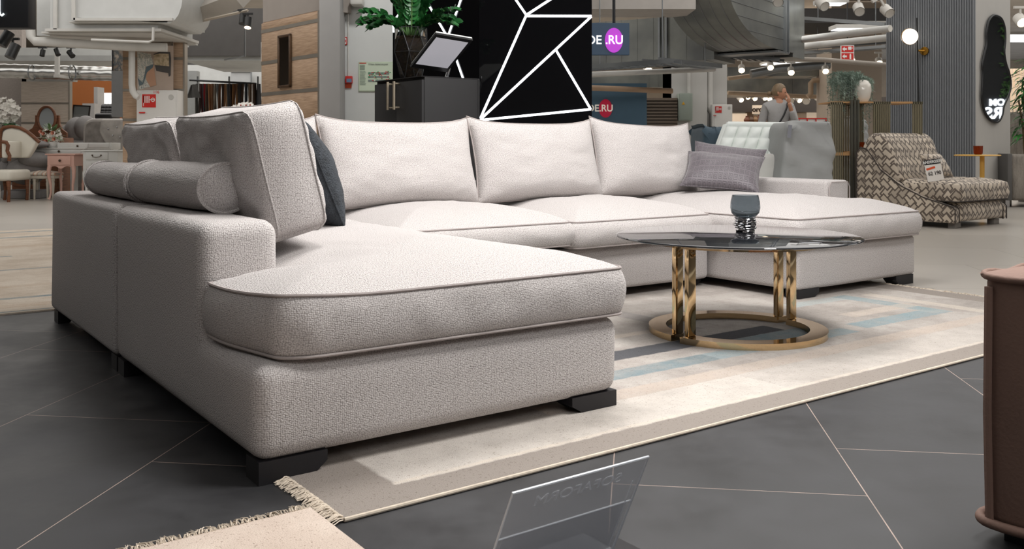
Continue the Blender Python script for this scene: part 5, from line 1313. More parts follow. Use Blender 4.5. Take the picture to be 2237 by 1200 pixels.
mb=MB(); q=skin('tr',[(0,0,.93,.135),(-.09,0,.84,.105),(-.09,-.01,.48,.075),(-.09,.02,.1,.055),(.09,0,.84,.105),(.09,-.01,.48,.075),(.09,.02,.1,.055)],[(0,1),(1,2),(2,3),(0,4),(4,5),(5,6)],TRO,None); mb.bm.from_mesh(q); mb.obj('trousers',TRO,wm,smooth=80)
mb=MB(); mb.tube([(.10,-.085,1.455),(.085,-.118,1.40),(.03,-.142,1.28),(-.06,-.142,1.13),(-.14,-.125,1.02)],.012,n=6); mb.obj('bag_strap',BLACK,wm)
mb=MB(); mb.box(-.26,-.15,.82,-.08,-.09,.98,.02); 
mb.obj('bag',BLACK,wm)
mb=MB(); 
for sx in (-.09,.09): mb.sph((sx,-.07,.045),.05,(.9,2.2,.85),n=14)
mb.obj('shoes',WHT,wm)
# ---------- left background ----------
mb=MB(); fbox(mb,-150,150,47,320,21,.2,z0=0); mb.box(at(-150,0,21).x,21.01,0,at(47,0,21).x,21.2,ZC-.02); struct(mb.obj('wall_stand',mat('taupe wallpaper','7d756f',.8,var=.1,scale=30),smooth=0))
P=at(46,0,20); Q=at(152,0,20); panel_wall('panel_wall',P,Vector((1,0,0)),Q.x-P.x,0,zat(178,20),[zat(y,20) for y in (226,269)],PALEP,'pale ash panelled stand wall behind the oval mirror on the left')
mb=MB(); fbox(mb,58,165,160,178,20.3,.2); one('white_header',mb,WPIPE,'white header strip above the pale ash panel wall','header',smooth=0)
mb=MB(); fbox(mb,140,128,260,320,26,.2,z0=0); struct(mb.obj('wall_orange',mat('orange paint','7d440f',.7,var=.02),smooth=0))
mb=MB(); fbox(mb,211,203,243,232,25,.1); one('lit_white_panel',mb,mat('lit white panel','f0f0ee',.5,emit='f4f6f6',estr=.8),'bright lit white panel in front of the orange wall','panel',smooth=0)
mb=MB(); fbox(mb,205,190,213,330,24.5,.4,z0=0); fbox(mb,180,226,206,330,24,.4,z0=0); one('grey_partition',mb,mat('grey partition','8c8a88',.7),'stepped light grey partition in front of the orange wall','partition',smooth=0)
mb=MB(); fbox(mb,-60,104,262,127,19,2.0); struct(mb.obj('trim_soffit',mat('white soffit','c4c6c4',.8),smooth=0))
mb=MB(); fbox(mb,-60,121,243,133,17,.25); one('white_beam',mb,mat('white beam','b7b8b6',.6),'white horizontal beam above the round silver duct on the left','beam',smooth=0)
# foil duct
t=thing('foil_duct','round crinkled silver foil duct running across the left background','duct'); a=at(-40,154,16); b=at(252,162,16.4)
mb=MB(); d=(b-a); n=60
def fd(i,j):
    p=a.lerp(b,j); r=.125*(1+.05*mn.noise(Vector((p.x*9,math.cos(2*PI*i)*2,math.sin(2*PI*i)*2)))+.02*math.sin(p.x*40)); return p+Vector((0,math.cos(2*PI*i)*r,math.sin(2*PI*i)*r))
mb.grid(fd,24,140,closed_u=True); mb.obj('duct_body',mat('aluminium foil','c3c3c0',.25,metal=.95,var=.05),t,smooth=80)
for px in (70,158):
    q=at(px,0,16); mb=MB(); mb.lathe([(.128,-.01),(.136,-.01),(.136,.01),(.128,.01)],c=(q.x,16,zat(159,16)),M=Matrix.Rotation(PI/2,4,'Y')); mb.obj('clamp_band',STEEL,t)
mb=MB(); fbox(mb,119,118,128,168,15.7,.05); fbox(mb,117,163,130,169,15.6,.4); one('hanger_bracket',mb,WPIPE,'white vertical bracket holding the round foil duct','bracket',smooth=0)
# grey box column and pictures
mb=MB(); fbox(mb,243.5,155,270,255,15.75,.35); mb.box(at(252,0,15.75).x,15.85,zat(156,15.75),at(262,0,15.75).x,15.95,ZC); one('grey_column_box',mb,mat('grey enamel box','7e7f80',.5),'tall grey box column left of the oak panel wall','box',smooth=0)
def picmat(name,cols,sc=9):
    m,nt,b=newmat(name); tc=node(nt,'ShaderNodeTexCoord'); n=node(nt,'ShaderNodeTexNoise'); n.inputs['Scale'].default_value=sc; n.inputs['Detail'].default_value=3; nt.links.new(tc.outputs['Object'],n.inputs['Vector'])
    r=ramp(nt,[(.3+.4*i/(len(cols)-1),c) for i,c in enumerate(cols)]); nt.links.new(n.outputs['Fac'],r.inputs[0]); nt.links.new(r.outputs[0],b.inputs['Base Color']); b.inputs['Roughness'].default_value=.5; return m
t=thing('picture','brownish unframed picture panel on top of the grey column box','picture'); mb=MB(); fbox(mb,245,107,269,154.5,15.75,.03); mb.obj('canvas',picmat('brown picture',['5b4a40','8f7d6c','3f4a50','a89a8a']),t,smooth=0); mb=MB(); fbox(mb,244,106,246,154.5,15.73,.04); mb.obj('edge',DARKST,t,smooth=0)
# sofa poster
Yp=13.5; t=thing('sofa_poster','poster showing draped fabrics and a classic sofa above the fire hose cabinet','poster')
mb=MB(); fbox(mb,299,88,378,197,Yp,.02); mb.obj('sheet',mat('poster beige','b3a193',.6,var=.04),t,smooth=0)
k=Yp/F
def pp(name,pts,m,off): 
    mb=MB(); P_=[at(x,y,Yp) for x,y in pts]; mb.prism([(p.x,p.z) for p in P_],Yp-off-.003,Yp-off,plane='XZ'); mb.obj(name,m,t,smooth=0)
pp('printed_band',[(300,88),(378,88),(378,100),(300,98)],picmat('print dark',['4d463f','7c6e60','33383b']),.001)
pp('printed_drape',[(300,113),(330,118),(337,150),(342,186),(318,192),(303,197)],picmat('floral print',['c9c3b8','9aa09a','d8d2c6','5f6f75'],30),.002)
pp('printed_drape',[(318,147),(336,140),(342,186),(329,190),(320,175)],mat('peach drape print','b98f74',.6),.006)
pp('printed_drape',[(301,170),(312,181),(320,146),(336,140),(334,148),(322,158),(313,184),(305,188)],mat('slate drape print','5d6b70',.6),.007)
pp('printed_sofa',[(336,118),(350,113),(372,114),(374,128),(373,165),(369,168),(368,160),(342,155),(338,140)],mat('sofa print dark','4a4644',.6),.004)
pp('printed_sofa_cushions',[(336,120),(350,117),(369,118),(370,145),(338,142)],picmat('sofa print cream',['c7b79c','b9a488','8f8465'],25),.0075)
# white pipes
pipe('white vertical pipe left of the fire hose cabinet, bending into it at the bottom',[(288,108,13.1),(288,185,13.1),(290,200,13.1),(297,210,13.1),(303,213,13.1)],.045)
pipe('long white horizontal pipe under the white duct',[(58,-10,12.6),(66,60,12.6),(68,80,12.6),(75,90,12.6),(280,102,13.0),(365,104,13.1)],.062)
pipe('thin white pipe with an elbow under the white duct',[(200,87,12.3),(325,92,12.3),(334,88,12.3),(335,60,12.3)],.018)
# white duct elbow, upper left
WD=mat('white painted duct','c9cac8',.55,var=.04)
t=thing('white_duct','large white painted ventilation duct elbow at the upper left','duct'); Yd=12.3
def prof_px(pts,Y): return [(at(x,y,Y).x,at(x,y,Y).z) for x,y in pts]
arc=[(400,-60),(399,-5),(396,15),(390,32),(382,43),(372,51)]
mb=MB(); mb.prism(prof_px([(168,-60)]+arc+[(168,38)],Yd),Yd,Yd+1.2,plane='XZ',bev=0); mb.obj('elbow_body',WD,t,smooth=35)
mb=MB(); fbox(mb,160,39,376,45,Yd-.05,1.3); fbox(mb,150,46,366,49,Yd-.0,1.3); mb.box(at(160,0,Yd).x,Yd-.05,zat(45,Yd),at(163,0,Yd).x+.03,Yd-.02,zat(-60,Yd)); mb.obj('flange',WPIPE,t,smooth=0)
a=at(110,62,Yd+.15); mb=MB(); mb.box(a.x,Yd+.15,a.z,at(345,0,Yd+.15).x,Yd+1.5,zat(-60,Yd)); mb.obj('duct_section',WD,t,smooth=0)
mb=MB(); fbox(mb,98,62,352,68,Yd+.1,1.5); fbox(mb,90,69,350,73,Yd+.2,1.5); mb.box(at(108,0,Yd).x,Yd+.1,zat(62,Yd),at(111,0,Yd).x+.03,Yd+.14,zat(-60,Yd)); mb.obj('flange',WPIPE,t,smooth=0)
a=at(80,78,Yd+.5); mb=MB(); mb.box(a.x,Yd+.5,a.z,at(330,0,Yd+.5).x,Yd+2.0,zat(-60,Yd+.5)); mb.obj('duct_section',WD,t,smooth=0)
# dark sign upper left
Ys=9.0; t=thing('dark_sign','dark navy hanging sign with part of a lit white letter in the top left corner','sign')
mb=MB(); fbox(mb,-160,-90,62,61,Ys,.15,.01); mb.obj('panel',mat('dark navy panel','0e1016',.5),t)
a=lambda x,y:at(x,y,Ys-.02)
mb=MB(); mb.tube([a(-1.5,-40),a(-1.5,24),a(0,31),a(4,34),a(8.5,30)],.010,n=8); mb.tube([a(-34,20),a(-30,33),a(-15,36),a(-3,24)],.012,n=8); mb.tube([a(-1.5,5),a(-25,9),a(-34,20)],.012,n=8); mb.obj('lit_letter',mat('lit letter','e8f4f8',.5,emit='e8f6fb',estr=1.2),t)
# black track spots left
CBk=mat('black spot can','141414',.45)
def bspot(px,py,Y,ang,label,first=None,lens=None,r=.055,L=.16):
    t=thing('track_spotlight',label,'spotlight',at(px,py,Y)); M=RY(ang)@RX(-20)
    mb=MB(); mb.lathe([(0,-L/2),(r,-L/2),(r,L/2),(0,L/2)],M=M,n=18); mb.obj('can',CBk,t)
    if lens: mb=MB(); mb.lathe([(0,-L/2-.003),(r*.85,-L/2-.003),(r*.85,-L/2+.002),(0,-L/2+.002)],M=M,n=18); mb.obj('lens',lens,t)
    mb=MB(); mb.box(-.01,-.01,0,.01,.01,L*.75); mb.box(-.07,-.015,L*.75,.07,.015,L*.75+.025); mb.obj('bracket',CBk,t,smooth=0); return t
bspot(12,85,9.5,22,'black track spotlight directly under the dark sign, higher of the two at the left edge'); bspot(28,112,10.0,14,'black track spotlight, lower of the two near the left edge')
bspot(93,116,15,0,'small black spotlight, leftmost of three above the white beam',r=.04,L=.1); bspot(125,114,15,-30,'small black spotlight, middle of three above the white beam',r=.04,L=.12); bspot(155,118,15,-45,'small black spotlight, right of three above the white beam',r=.045,L=.12)
# centre opening
Yo=16
mb=MB(); fbox(mb,392,18,580,122,Yo,.3); struct(mb.obj('trim_bulkhead',mat('grey bulkhead','6f6d6c',.85),smooth=0))
mb=MB(); fbox(mb,392,122,580,132,Yo+.1,2.5); struct(mb.obj('trim_ledge',mat('white ledge','c9cccb',.8),smooth=0))
mb=MB(); fbox(mb,385,128,600,320,23,.2,z0=0); struct(mb.obj('wall_white',mat('white shop wall','c5c7c6',.8),smooth=0))
mb=MB(); fbox(mb,402,136,573,141,17,.1); one('dark_rail',mb,mat('grey rail','6c6d6e',.5),'long grey rail crossing the opening above the fabric rack','rail',smooth=0)
mb=MB(); fbox(mb,403,155,430,270,21,.2,z0=0); one('grey_cabinet',mb,mat('grey wardrobe','8f9190',.6),'grey cupboard at the left edge of the opening','cupboard',smooth=0)
t=thing('whiteboard','whiteboard on the back wall behind the fabric rack','whiteboard'); mb=MB(); fbox(mb,504,157,548,200,22.8,.05); mb.obj('board',mat('board grey','b5b7b8',.4),t,smooth=0); mb=MB(); fbox(mb,547,155,549,200,22.76,.06); fbox(mb,504,156,548,157.5,22.76,.06); mb.obj('frame',STEEL,t,smooth=0)
t=thing('ceiling_duct_section','white slanted duct near the ceiling above the opening','duct'); mb=MB(); mb.tube([at(400,40,13.6),at(530,-8,12.6)],.16,n=4); mb.obj('duct_body',mat('beige white duct','b2aca4',.6),t,smooth=0)
mb=MB(); mb.tube([at(448,44,13),at(541,23,12.2)],.02,n=4); one('light_track',mb,mat('cream track','b5aa9c',.5),'slanted cream light track carrying the black spotlight over the opening','track',smooth=0)
WL2=mat('spot lens lit','ffe9cf',.4,emit='ffe0bd',estr=6)
bspot(542,50,12.2,0,'black track spotlight with a lit lens over the opening',lens=WL2,r=.05,L=.14); bspot(531,42,12.3,0,'black track spotlight just left of the lit one over the opening',r=.05,L=.14)
mb=MB(); mb.cyl(at(535,60,13.5),at(535,124,13.5),.012,n=6); mb.tube([at(490,131,13.5),at(534,123,13.5)],.012,n=6); one('hanging_rail',mb,STEEL,'thin hanging metal rail with a short arm in the opening','rail')
# fabric rack
YR=18; zb_=zat(178,YR)
t=thing('fabric_rack','metal rack holding hanging fabric samples in the opening','rack')
mb=MB(); mb.cyl(at(414,175,YR),at(560,183,YR),.02,n=8); mb.obj('rail',DARKST,t)
for px in (430,499,562):
    mb=MB(); p=at(px,178,YR); mb.cyl((p.x,p.y+.05,.04),(p.x,p.y+.05,p.z+.1),.018,n=8); mb.obj('post',STEEL,t)
mb=MB(); 
for px in (430,562): p=at(px,0,YR); mb.box(p.x-.03,p.y-.3,0,p.x+.03,p.y+.4,.04)
mb.obj('foot_bar',STEEL,t,smooth=0)
cols=['5c5a57','3a2c26','45272a','8c1f26','3f4145','55483d','a0714c','6c4b33','8b8175','4a4038','777b7d','6b4a35','3b2f2a','7b5537','8f6f50','515458','41342d','74502f','5f3f2a','88603c','6a5a4d','2f2a28','5a4536','6f7376','4c5157','7a7064','8a7460','95806b','4b3a2f','3b3d42','2c2d31']
rd=random.Random(12); n=len(cols); proto=None
cn=['grey brown','dark brown','plum brown','red','dark grey','brown grey','tan','brown','beige grey','dark taupe','pale grey','rust brown','blackish brown','cinnamon','sand','slate','umber','ochre brown','chestnut','caramel','mushroom','near black','cocoa','silver grey','blue grey','stone','light brown','pale tan','dark umber','charcoal','black']
for k in range(n):
    px=432+(567-432)*k/(n-1); h=rd.uniform(72,80)/F*YR if k<n-2 else 60/F*YR; w=(136/n)/F*YR*1.25; c=at(px,180,YR)
    def fn(i,j,s=rd.random()*9): 
        x=(i-.5)*w; z=-.03-h*j; return Vector((x+.01*math.sin(z*4+s),.05*math.sin(i*5+s+z*1.5)+.04*(i-.5),z))
    mb=MB(); mb.grid(fn,9,14,thick=.012); o=mb.obj('fabric_sample',mat('fabric sample %s'%cn[k],cols[k],.9,var=.12,scale=30),smooth=60); o.location=c
    side='left' if k<n/3 else ('middle' if k<2*n/3 else 'right'); tag(o,'%s fabric sample hanging in the %s part of the rack'%(cn[k],side),'fabric sample','fabric samples hanging on the rack')
mb=MB(); c=at(422,185,YR-.3); mb.grid(lambda i,j:Vector((c.x+(i-.5)*(.09+.16*j),c.y+.05*math.sin(i*7),c.z-.25*j)),8,6,thick=.015); one('fabric_sample',mb,mat('grey swatch','4f4e4c',.9),'separate grey fabric swatch hanging left of the rack','fabric sample',smooth=60)
mb=MB(); q=[at(x,y,11.2) for x,y in ((570,92),(582,90),(581,131),(570,134))]; mb.prism([(p.x,p.z) for p in q],11.2,11.205,plane='XZ'); t=thing('paper_notice','white paper notice with a dark block at the edge of the angled oak wall','notice'); mb.obj('sheet',WHT,t,smooth=0); mb=MB(); fbox(mb,571,104,580,117,11.19,.004); mb.obj('dark_block',mat('notice grey','54565a',.6),t,smooth=0)
# orchids above the sofa
def flowers(name,label,c,rx,ry,rz,n,pet,cent,r,seed,leafs=None,base=True,stuff=True):
    t=thing(name,label,'flowers',c); rd=random.Random(seed); mb=MB(); m2=MB()
    for k in range(n):
        while True:
            v=Vector((rd.uniform(-1,1),rd.uniform(-1,1),rd.uniform(-1,1)))
            if v.length<1: break
        v=v.normalized()*rd.uniform(.75,1); p=Vector((v.x*rx,v.y*ry,v.z*rz)); nrm=(v+Vector((0,-.4,.1))).normalized(); Q=nrm.to_track_quat('Z','Y').to_matrix()
        for q in range(5):
            a=2*PI*q/5; d=Q@Vector((math.cos(a),math.sin(a),.3)); leaf(mb.bm,p,d,nrm,r,r*.85,fold=.1,droop=-.2,n=3)
        if cent: m2.sph(p+nrm*r*.15,r*.22,n=6)
    o=mb.obj('petals',pet,t,smooth=60,fixn=False); o['kind']='stuff'
    if cent: o=m2.obj('centres',cent,t); o['kind']='stuff'
    return t
WPET=mat('white petals','d9d5cd',.6,var=.08,scale=40); 
c=at(537,247,10.5); t=flowers('orchid_bouquet','dense bunch of white orchids with red centres behind the left pillows',c,.21,.14,.10,70,WPET,mat('orchid red','8c2a1c',.5),.045,4)
def vase_to(t,c,zt_,r=.09,zfl=0,m=WHITE):
    mb=MB(); h=c.z-zfl; mb.lathe([(0,-h),(r*.8,-h),(r,-h*.6),(r*.6,zt_),(r*.5,zt_),(0,zt_-.02)],n=20); mb.obj('stand',m,t)
vase_to(t,c,-.08,m=DGREY)
# ------- left furniture -------
c=at(12,244,15.9); t=flowers('hydrangea_bouquet','big white hydrangea bouquet at the left edge above the carved armchair',c,.22,.18,.22,120,WPET,None,.06,6); vase_to(t,c,-.20,m=DGREY)
mb=MB(); rd=random.Random(8)
for k in range(20): a=rd.random()*2*PI; leaf(mb.bm,Vector((.05*math.cos(a),.05*math.sin(a),-.2)),Vector((math.cos(a),math.sin(a),-.1)),Vector((0,0,1)),.2,.1,n=4)
mb.obj('leaves',ZL,t,fixn=False)['kind']='stuff'
def frame_pts(Y,pts): return [at(x,y,Y) for x,y in pts]
# oval mirror on dresser
Ym=17; t=thing('oval_mirror','oval tilting mirror in a walnut frame with scrolled supports','mirror'); c=at(102,259,Ym); k=Ym/F
mb=MB(); mb.tube([(c.x+19*k*math.cos(a),Ym,c.z+26*k*math.sin(a)) for a in [2*PI*i/48 for i in range(48)]],3*k,n=8,closed=True); mb.obj('oval_frame',WALN,t)
b=bmesh.new(); mb=MB(); vs=[b.verts.new((c.x+18*k*math.cos(2*PI*i/48),Ym+.10*25*k*math.sin(2*PI*i/48),c.z+25*k*math.sin(2*PI*i/48))) for i in range(48)]; b.faces.new(vs); mb.merge(b); mb.obj('glass',mat('oval mirror glass','b4b9bb',.12,metal=.45,var=0),t,smooth=0)  # glass part diffuse: pale grey in the colour stands in for a bright reflection
mb=MB(); 
for pts in ([(76,252),(84,252),(87,262),(92,273),(102,283),(110,283),(120,273),(122,262),(120,252),(128,252),(129,270),(134,282),(145,290),(145,300),(60,300),(60,286),(70,280),(76,268)],): mb.prism(prof_px(pts,Ym+.02),Ym+.03,Ym+.08,plane='XZ')
mb.obj('support',WALN,t,smooth=0)
t2=thing('dresser','walnut dresser under the oval mirror, mostly hidden behind armchairs','dresser'); mb=MB(); p=at(45,301,Ym); q=at(150,301,Ym); mb.box(p.x,Ym-.3,.0,q.x,Ym+.2,p.z-.001,.01); mb.obj('body',WALN,t2)
for zz_ in (.25,.5):
    mb=MB(); mb.box(p.x+.05,Ym-.32,zz_-.1,q.x-.05,Ym-.3,zz_+.1,.005); mb.obj('drawer',WALN,t2)
# leaning framed mirror
Yl=21; t=thing('framed_mirror','dark framed rectangular mirror leaning in front of the orange wall','mirror')
k=Yl/F; M=T(at(178,247,Yl))@RY(3)@RX(-7); mb=MB()
for q in ((-19,-17,-16.5,17),(16.5,-17,19,17),(-19,14.5,19,17),(-19,-17,19,-14.5)): mb.box(q[0]*k,-.03,q[1]*k,q[2]*k,.0,q[3]*k,M=M)
mb.obj('frame',mat('dark espresso frame','211a17',.5),t,smooth=0); mb=MB(); mb.box(-16.5*k,-.012,-14.5*k,16.5*k,-.008,14.5*k,M=M); mb.obj('glass',mat('leaning mirror glass','b5babb',.12,metal=.4,var=0),t,smooth=0)  # light grey put into the glass colour in place of a brighter reflection
mb=MB(); p=at(178,264,Yl+.1); mb.box(p.x-.5,Yl-.2,0,p.x+.6,Yl+.5,p.z-.001,.02); one('low_chest',mb,mat('grey chest','7f7b77',.7),'low grey chest carrying the dark framed mirror','chest')
t=thing('black_tufted_chair','small black tufted leather chair in front of the lit white panel','chair'); Yt=22; BLK=mat('black leather','19181a',.35)
mb=MB(); p=at(224,250,Yt); mb.box(p.x-.2,Yt,p.z-.12,p.x+.22,Yt+.5,p.z+.03,.05,seg=3); mb.obj('seat',BLK,t)
def tuft(i,j): x=(i-.5)*.32; z=j*.22; return Vector((p.x-.02+x,Yt+.42+.06*j-.03*abs(math.sin(i*PI*4)*math.sin(j*PI*3))**.5,p.z+z))
mb=MB(); mb.grid(tuft,40,24,thick=.06); mb.obj('backrest',BLK,t,smooth=60)
mb=MB(); mb.cyl((p.x,Yt+.25,0),(p.x,Yt+.25,p.z-.12),.04,n=12); mb.lathe([(0,0),(.25,0),(.25,.02),(0,.03)],c=(p.x,Yt+.25,0)); mb.obj('pedestal',CHROME,t)
# baroque armchair
Yb=15.0; t=thing('carved_armchair','cream upholstered classic armchair with curved dark wood frame at the left edge','armchair')
CRU=mat('cream upholstery','d6d1c4',.7,var=.03)
out=frame_pts(Yb,[(1,345),(0,300),(2,285),(8,279),(25,276),(45,280),(60,288),(72,298),(86,311)])
mb=MB(); mb.tube(smoothc([tuple(p) for p in out],3)[:-6] if False else out,.028,n=10); mb.obj('back_rail',WALN,t)
mb=MB(); mb.prism(prof_px([(3,345),(2,302),(5,288),(12,282),(25,280),(44,284),(58,292),(70,302),(80,311),(70,330),(60,345)],Yb),Yb+.0,Yb+.12,plane='XZ',bev=.03); mb.obj('back_pad',CRU,t,smooth=60)
mb=MB(); mb.tube(frame_pts(Yb-.5,[(5,310),(14,311),(18,318),(16,330),(21,340),(20,352)]),.028,n=8); mb.obj('arm_rail',WALN,t)
mb=MB(); mb.prism(prof_px([(3,308),(14,309),(14,345),(3,345)],Yb-.45),Yb-.45,Yb+.1,plane='XZ',bev=.02); mb.obj('arm_pad',CRU,t)
p=at(0,352,Yb); q=at(62,352,Yb); mb=MB(); mb.box(p.x,Yb-.55,.33,q.x,Yb+.1,.5,.05,seg=3); mb.obj('seat',CRU,t)
for x in (p.x+.05,q.x-.05):
    for y in (Yb-.5,Yb+.05): mb=MB(); mb.tube([(x,y,.33),(x+.02,y-.02,.15),(x,y,.0)],[.035,.022,.025],n=8); mb.obj('leg',WALN,t)
# plush rolled armchairs
PL=mat('grey plush','7f7c7b',.95,var=.06,scale=12,bump=.4,bscale=90)
def ell(mb,px,py,Y,rx,ry,rz,rot=None): k=Y/F; mb.sph(at(px,py,Y),1,(rx*k,ry,rz*k),n=24,M=rot)
t=thing('plush_armchair','round grey plush armchair with rolled arms behind the striped stool','armchair'); Yc=15.6
for nm,L in (('arm_roll',[(48,352,17,.35,42,12)]),('arm_roll',[(24,366,19,.3,22,0)]),('seat_cushion',[(28,346,14,.3,18,0)]),('arm_roll',[(78,350,28,.4,20,0)]),('backrest',[(72,314,34,.25,9,4)]),('seat_cushion',[(20,382,20,.3,17,0)]),('backrest',[(60,372,35,.45,32,0)])):
    mb=MB()
    for (x,y,rx,ry,rz,ro) in L: ell(mb,x,y,Yc,rx,ry,rz,RY(ro))
    mb.obj(nm,PL,t,smooth=80)
mb=MB(); p=at(60,400,Yc); mb.box(p.x-.35,Yc-.2,.0,p.x+.3,Yc+.3,.14,.03); mb.obj('base',PL,t)
t=thing('plush_armchair','round grey plush armchair back behind the pink bouquet and desk','armchair'); Yc=17.8
for nm,x,y,rx,ry,rz,ro in (('backrest',165,285,20,.3,30,14),('backrest',185,278,18,.3,26,14),('arm_roll',152,292,16,.3,22,10),('seat_cushion',150,318,40,.4,18,0)):
    mb=MB(); ell(mb,x,y,Yc,rx,ry,rz,RY(ro)); mb.obj(nm,PL,t,smooth=80)
mb=MB(); p=at(160,340,Yc); mb.box(p.x-.4,Yc-.3,.0,p.x+.4,Yc+.3,p.z+.05,.05); mb.obj('base',PL,t)
# silver tufted settee
SV=mat('silver crushed velvet','a8a29c',.45,var=.25,scale=6,bump=.3,bscale=20)
Yv=16.8; t=thing('tufted_settee','silver crushed velvet settee with tall curved button tufted back','settee')
mb=MB(); mb.prism(prof_px([(180,345),(180,282),(182,270),(188,263),(198,259),(240,259),(300,259),(300,345)],Yv),Yv,Yv+.22,plane='XZ',bev=.05); mb.obj('backrest',SV,t,smooth=60)
mb=MB(); mb.prism(prof_px([(187,312),(187,285),(190,273),(196,268),(205,266),(238,266),(232,312)],Yv),Yv-.03,Yv+.01,plane='XZ'); mb.obj('inner_back',mat('dark crushed velvet','87807a',.5,var=.3,scale=8),t,smooth=0)
mb=MB(); mb.prism(prof_px([(238,262),(300,262),(300,345),(258,335),(240,300),(234,288)],Yv),Yv-.35,Yv-.04,plane='XZ',bev=.04); mb.obj('wing',SV,t,smooth=60)
mb=MB()
for x,y in ((236,282),(255,278),(246,296),(262,300),(257,320)): mb.sph(at(x,y,Yv-.36),.015,n=8)
mb.obj('buttons',CHROME,t)
p=at(180,345,Yv); q=at(300,345,Yv); mb=MB(); mb.box(p.x,Yv-.5,.15,q.x,Yv+.2,p.z+.03,.04); mb.obj('seat',SV,t)
for x in (p.x+.06,q.x-.06): mb=MB(); mb.cyl((x,Yv-.1,0),(x,Yv-.1,.15),.03,n=10); mb.obj('leg',DARKST,t)
# tables with cabriole legs
WF=mat('white lacquer furniture','c8c7c3',.45,var=.02); PKF=mat('dusty pink lacquer','c49c8e',.5,var=.03); BZ=mat('antique bronze','4b3d30',.4,metal=.7)
def cab_table(name,label,cat,px0,px1,pyt,pyb,Yf,dep,m,apron,knob=None,drawers=1,handle=False,split=None,rz=0):
    a=at(px0,pyt,Yf); b=at(px1,pyt,Yf); zt_=a.z; W=b.x-a.x; t=thing(name,label,cat,((a.x+b.x)/2,Yf,0))
    x0,x1=-W/2,W/2
    mb=MB(); mb.box(x0-.02,-.02,zt_-.022,x1+.02,dep+.02,zt_,.006); mb.obj('tabletop',m,t)
    ah=apron/F*Yf; mb=MB(); mb.box(x0+.01,.0,zt_-.022-ah,x1-.01,dep,zt_-.0225,.003)
    # scalloped lower apron
    P_=[(x0+.01,zt_-.022-ah)]+[(x0+.02+(W-.04)*i/16,zt_-.022-ah-.035*(math.cos(i/16*4*PI)*.5+.5)*(1.3-abs(i/8-1))) for i in range(17)]+[(x1-.01,zt_-.022-ah)]
    mb.prism(P_,.002,.02,plane='XZ'); mb.obj('apron',m,t,smooth=0)
    for k in range(drawers):
        h=ah/drawers; zc=zt_-.022-h*(k+.5); sx0,sx1=(x0+.06,x1-.06)
        if split: sx1=x0+W*split
        mb=MB(); mb.box(sx0,-.012,zc-h*.40,sx1,-.0005,zc+h*.40,.003); d=mb.obj('drawer',m,t)
        cx=(sx0+sx1)/2; mb=MB()
        if handle: mb.tube([(cx-.07,-.02,zc+.012),(cx-.055,-.035,zc-.012),(cx,-.038,zc-.022),(cx+.055,-.035,zc-.012),(cx+.07,-.02,zc+.012)],.006,n=6); mb.sph((cx-.07,-.02,zc+.012),.014,n=8); mb.sph((cx+.07,-.02,zc+.012),.014,n=8); mb.obj('handle',BZ,d)
        else: mb.lathe([(0,0),(.012,0),(.01,.012),(.02,.02),(.018,.03),(0,.034)],c=(cx,-.012,zc),M=Matrix.Rotation(PI/2,4,'X'),n=14); mb.obj('knob',BZ,d)
    zl=zt_-.022-ah; 
    for sx,xx in ((-1,x0+.035),(1,x1-.035)):
        for sy,yy in ((-1,.03),(1,dep-.03)):
            pts=[(xx+sx*o,yy+sy*o*.6,zl*(1-s)+(.012 if s==1 else 0)) for s,o in ((0,0),(.12,.012),(.3,.012),(.55,-.012),(.8,-.012),(.93,.0),(1,.014))]
            pts=[(xx,yy,zl+.02)]+pts
            mb=MB(); mb.tube(pts,[.036,.034,.032,.027,.020,.016,.018,.022],n=10); mb.obj('leg',m,t)
    return t,zt_
cab_table('nightstand','dusty pink nightstand with one drawer and curved legs on the left','nightstand',102,163,336,437,15.0,.42,PKF,24)
wt,ztw=cab_table('console_table','white console table with curved legs carrying the pink bouquet','table',76,185,323,430,15.7,.45,WF,10)
cab_table('chest_of_drawers','white chest with two bronze handled drawers and curved legs beside the pink nightstand','chest',180,258,328,430,14.9,.45,WF,40,drawers=2,handle=True,split=.72)
# upper drawer box (desk organiser)
Ya=15.75; p=at(125,312,Ya); q=at(243,324,Ya); t=thing('desk_top_drawer_unit','white upper drawer unit with a small bronze knob on the white desk','drawer unit'); mb=MB(); mb.box(p.x,Ya,q.z-.02,q.x,Ya+.38,p.z,.006); mb.obj('body',WF,t)
for (a_1,b_1,kn) in ((148,192,True),(193,238,False)):
    mb=MB(); fbox(mb,a_1,313.5,b_1,323,Ya-.012,.011,.002); d=mb.obj('drawer',WF,t)
    if kn: mb=MB(); mb.sph(at((a_1+b_1)/2-1,319,Ya-.025),.017,n=10); mb.obj('knob',BZ,d)
mb=MB(); p=at(150,0,Ya); q=at(240,0,Ya); 
for x in (p.x,q.x): mb.box(x-.02,Ya+.1,0,x+.02,Ya+.3,zat(326.5,Ya))
mb.obj('support',WF,t,smooth=0)
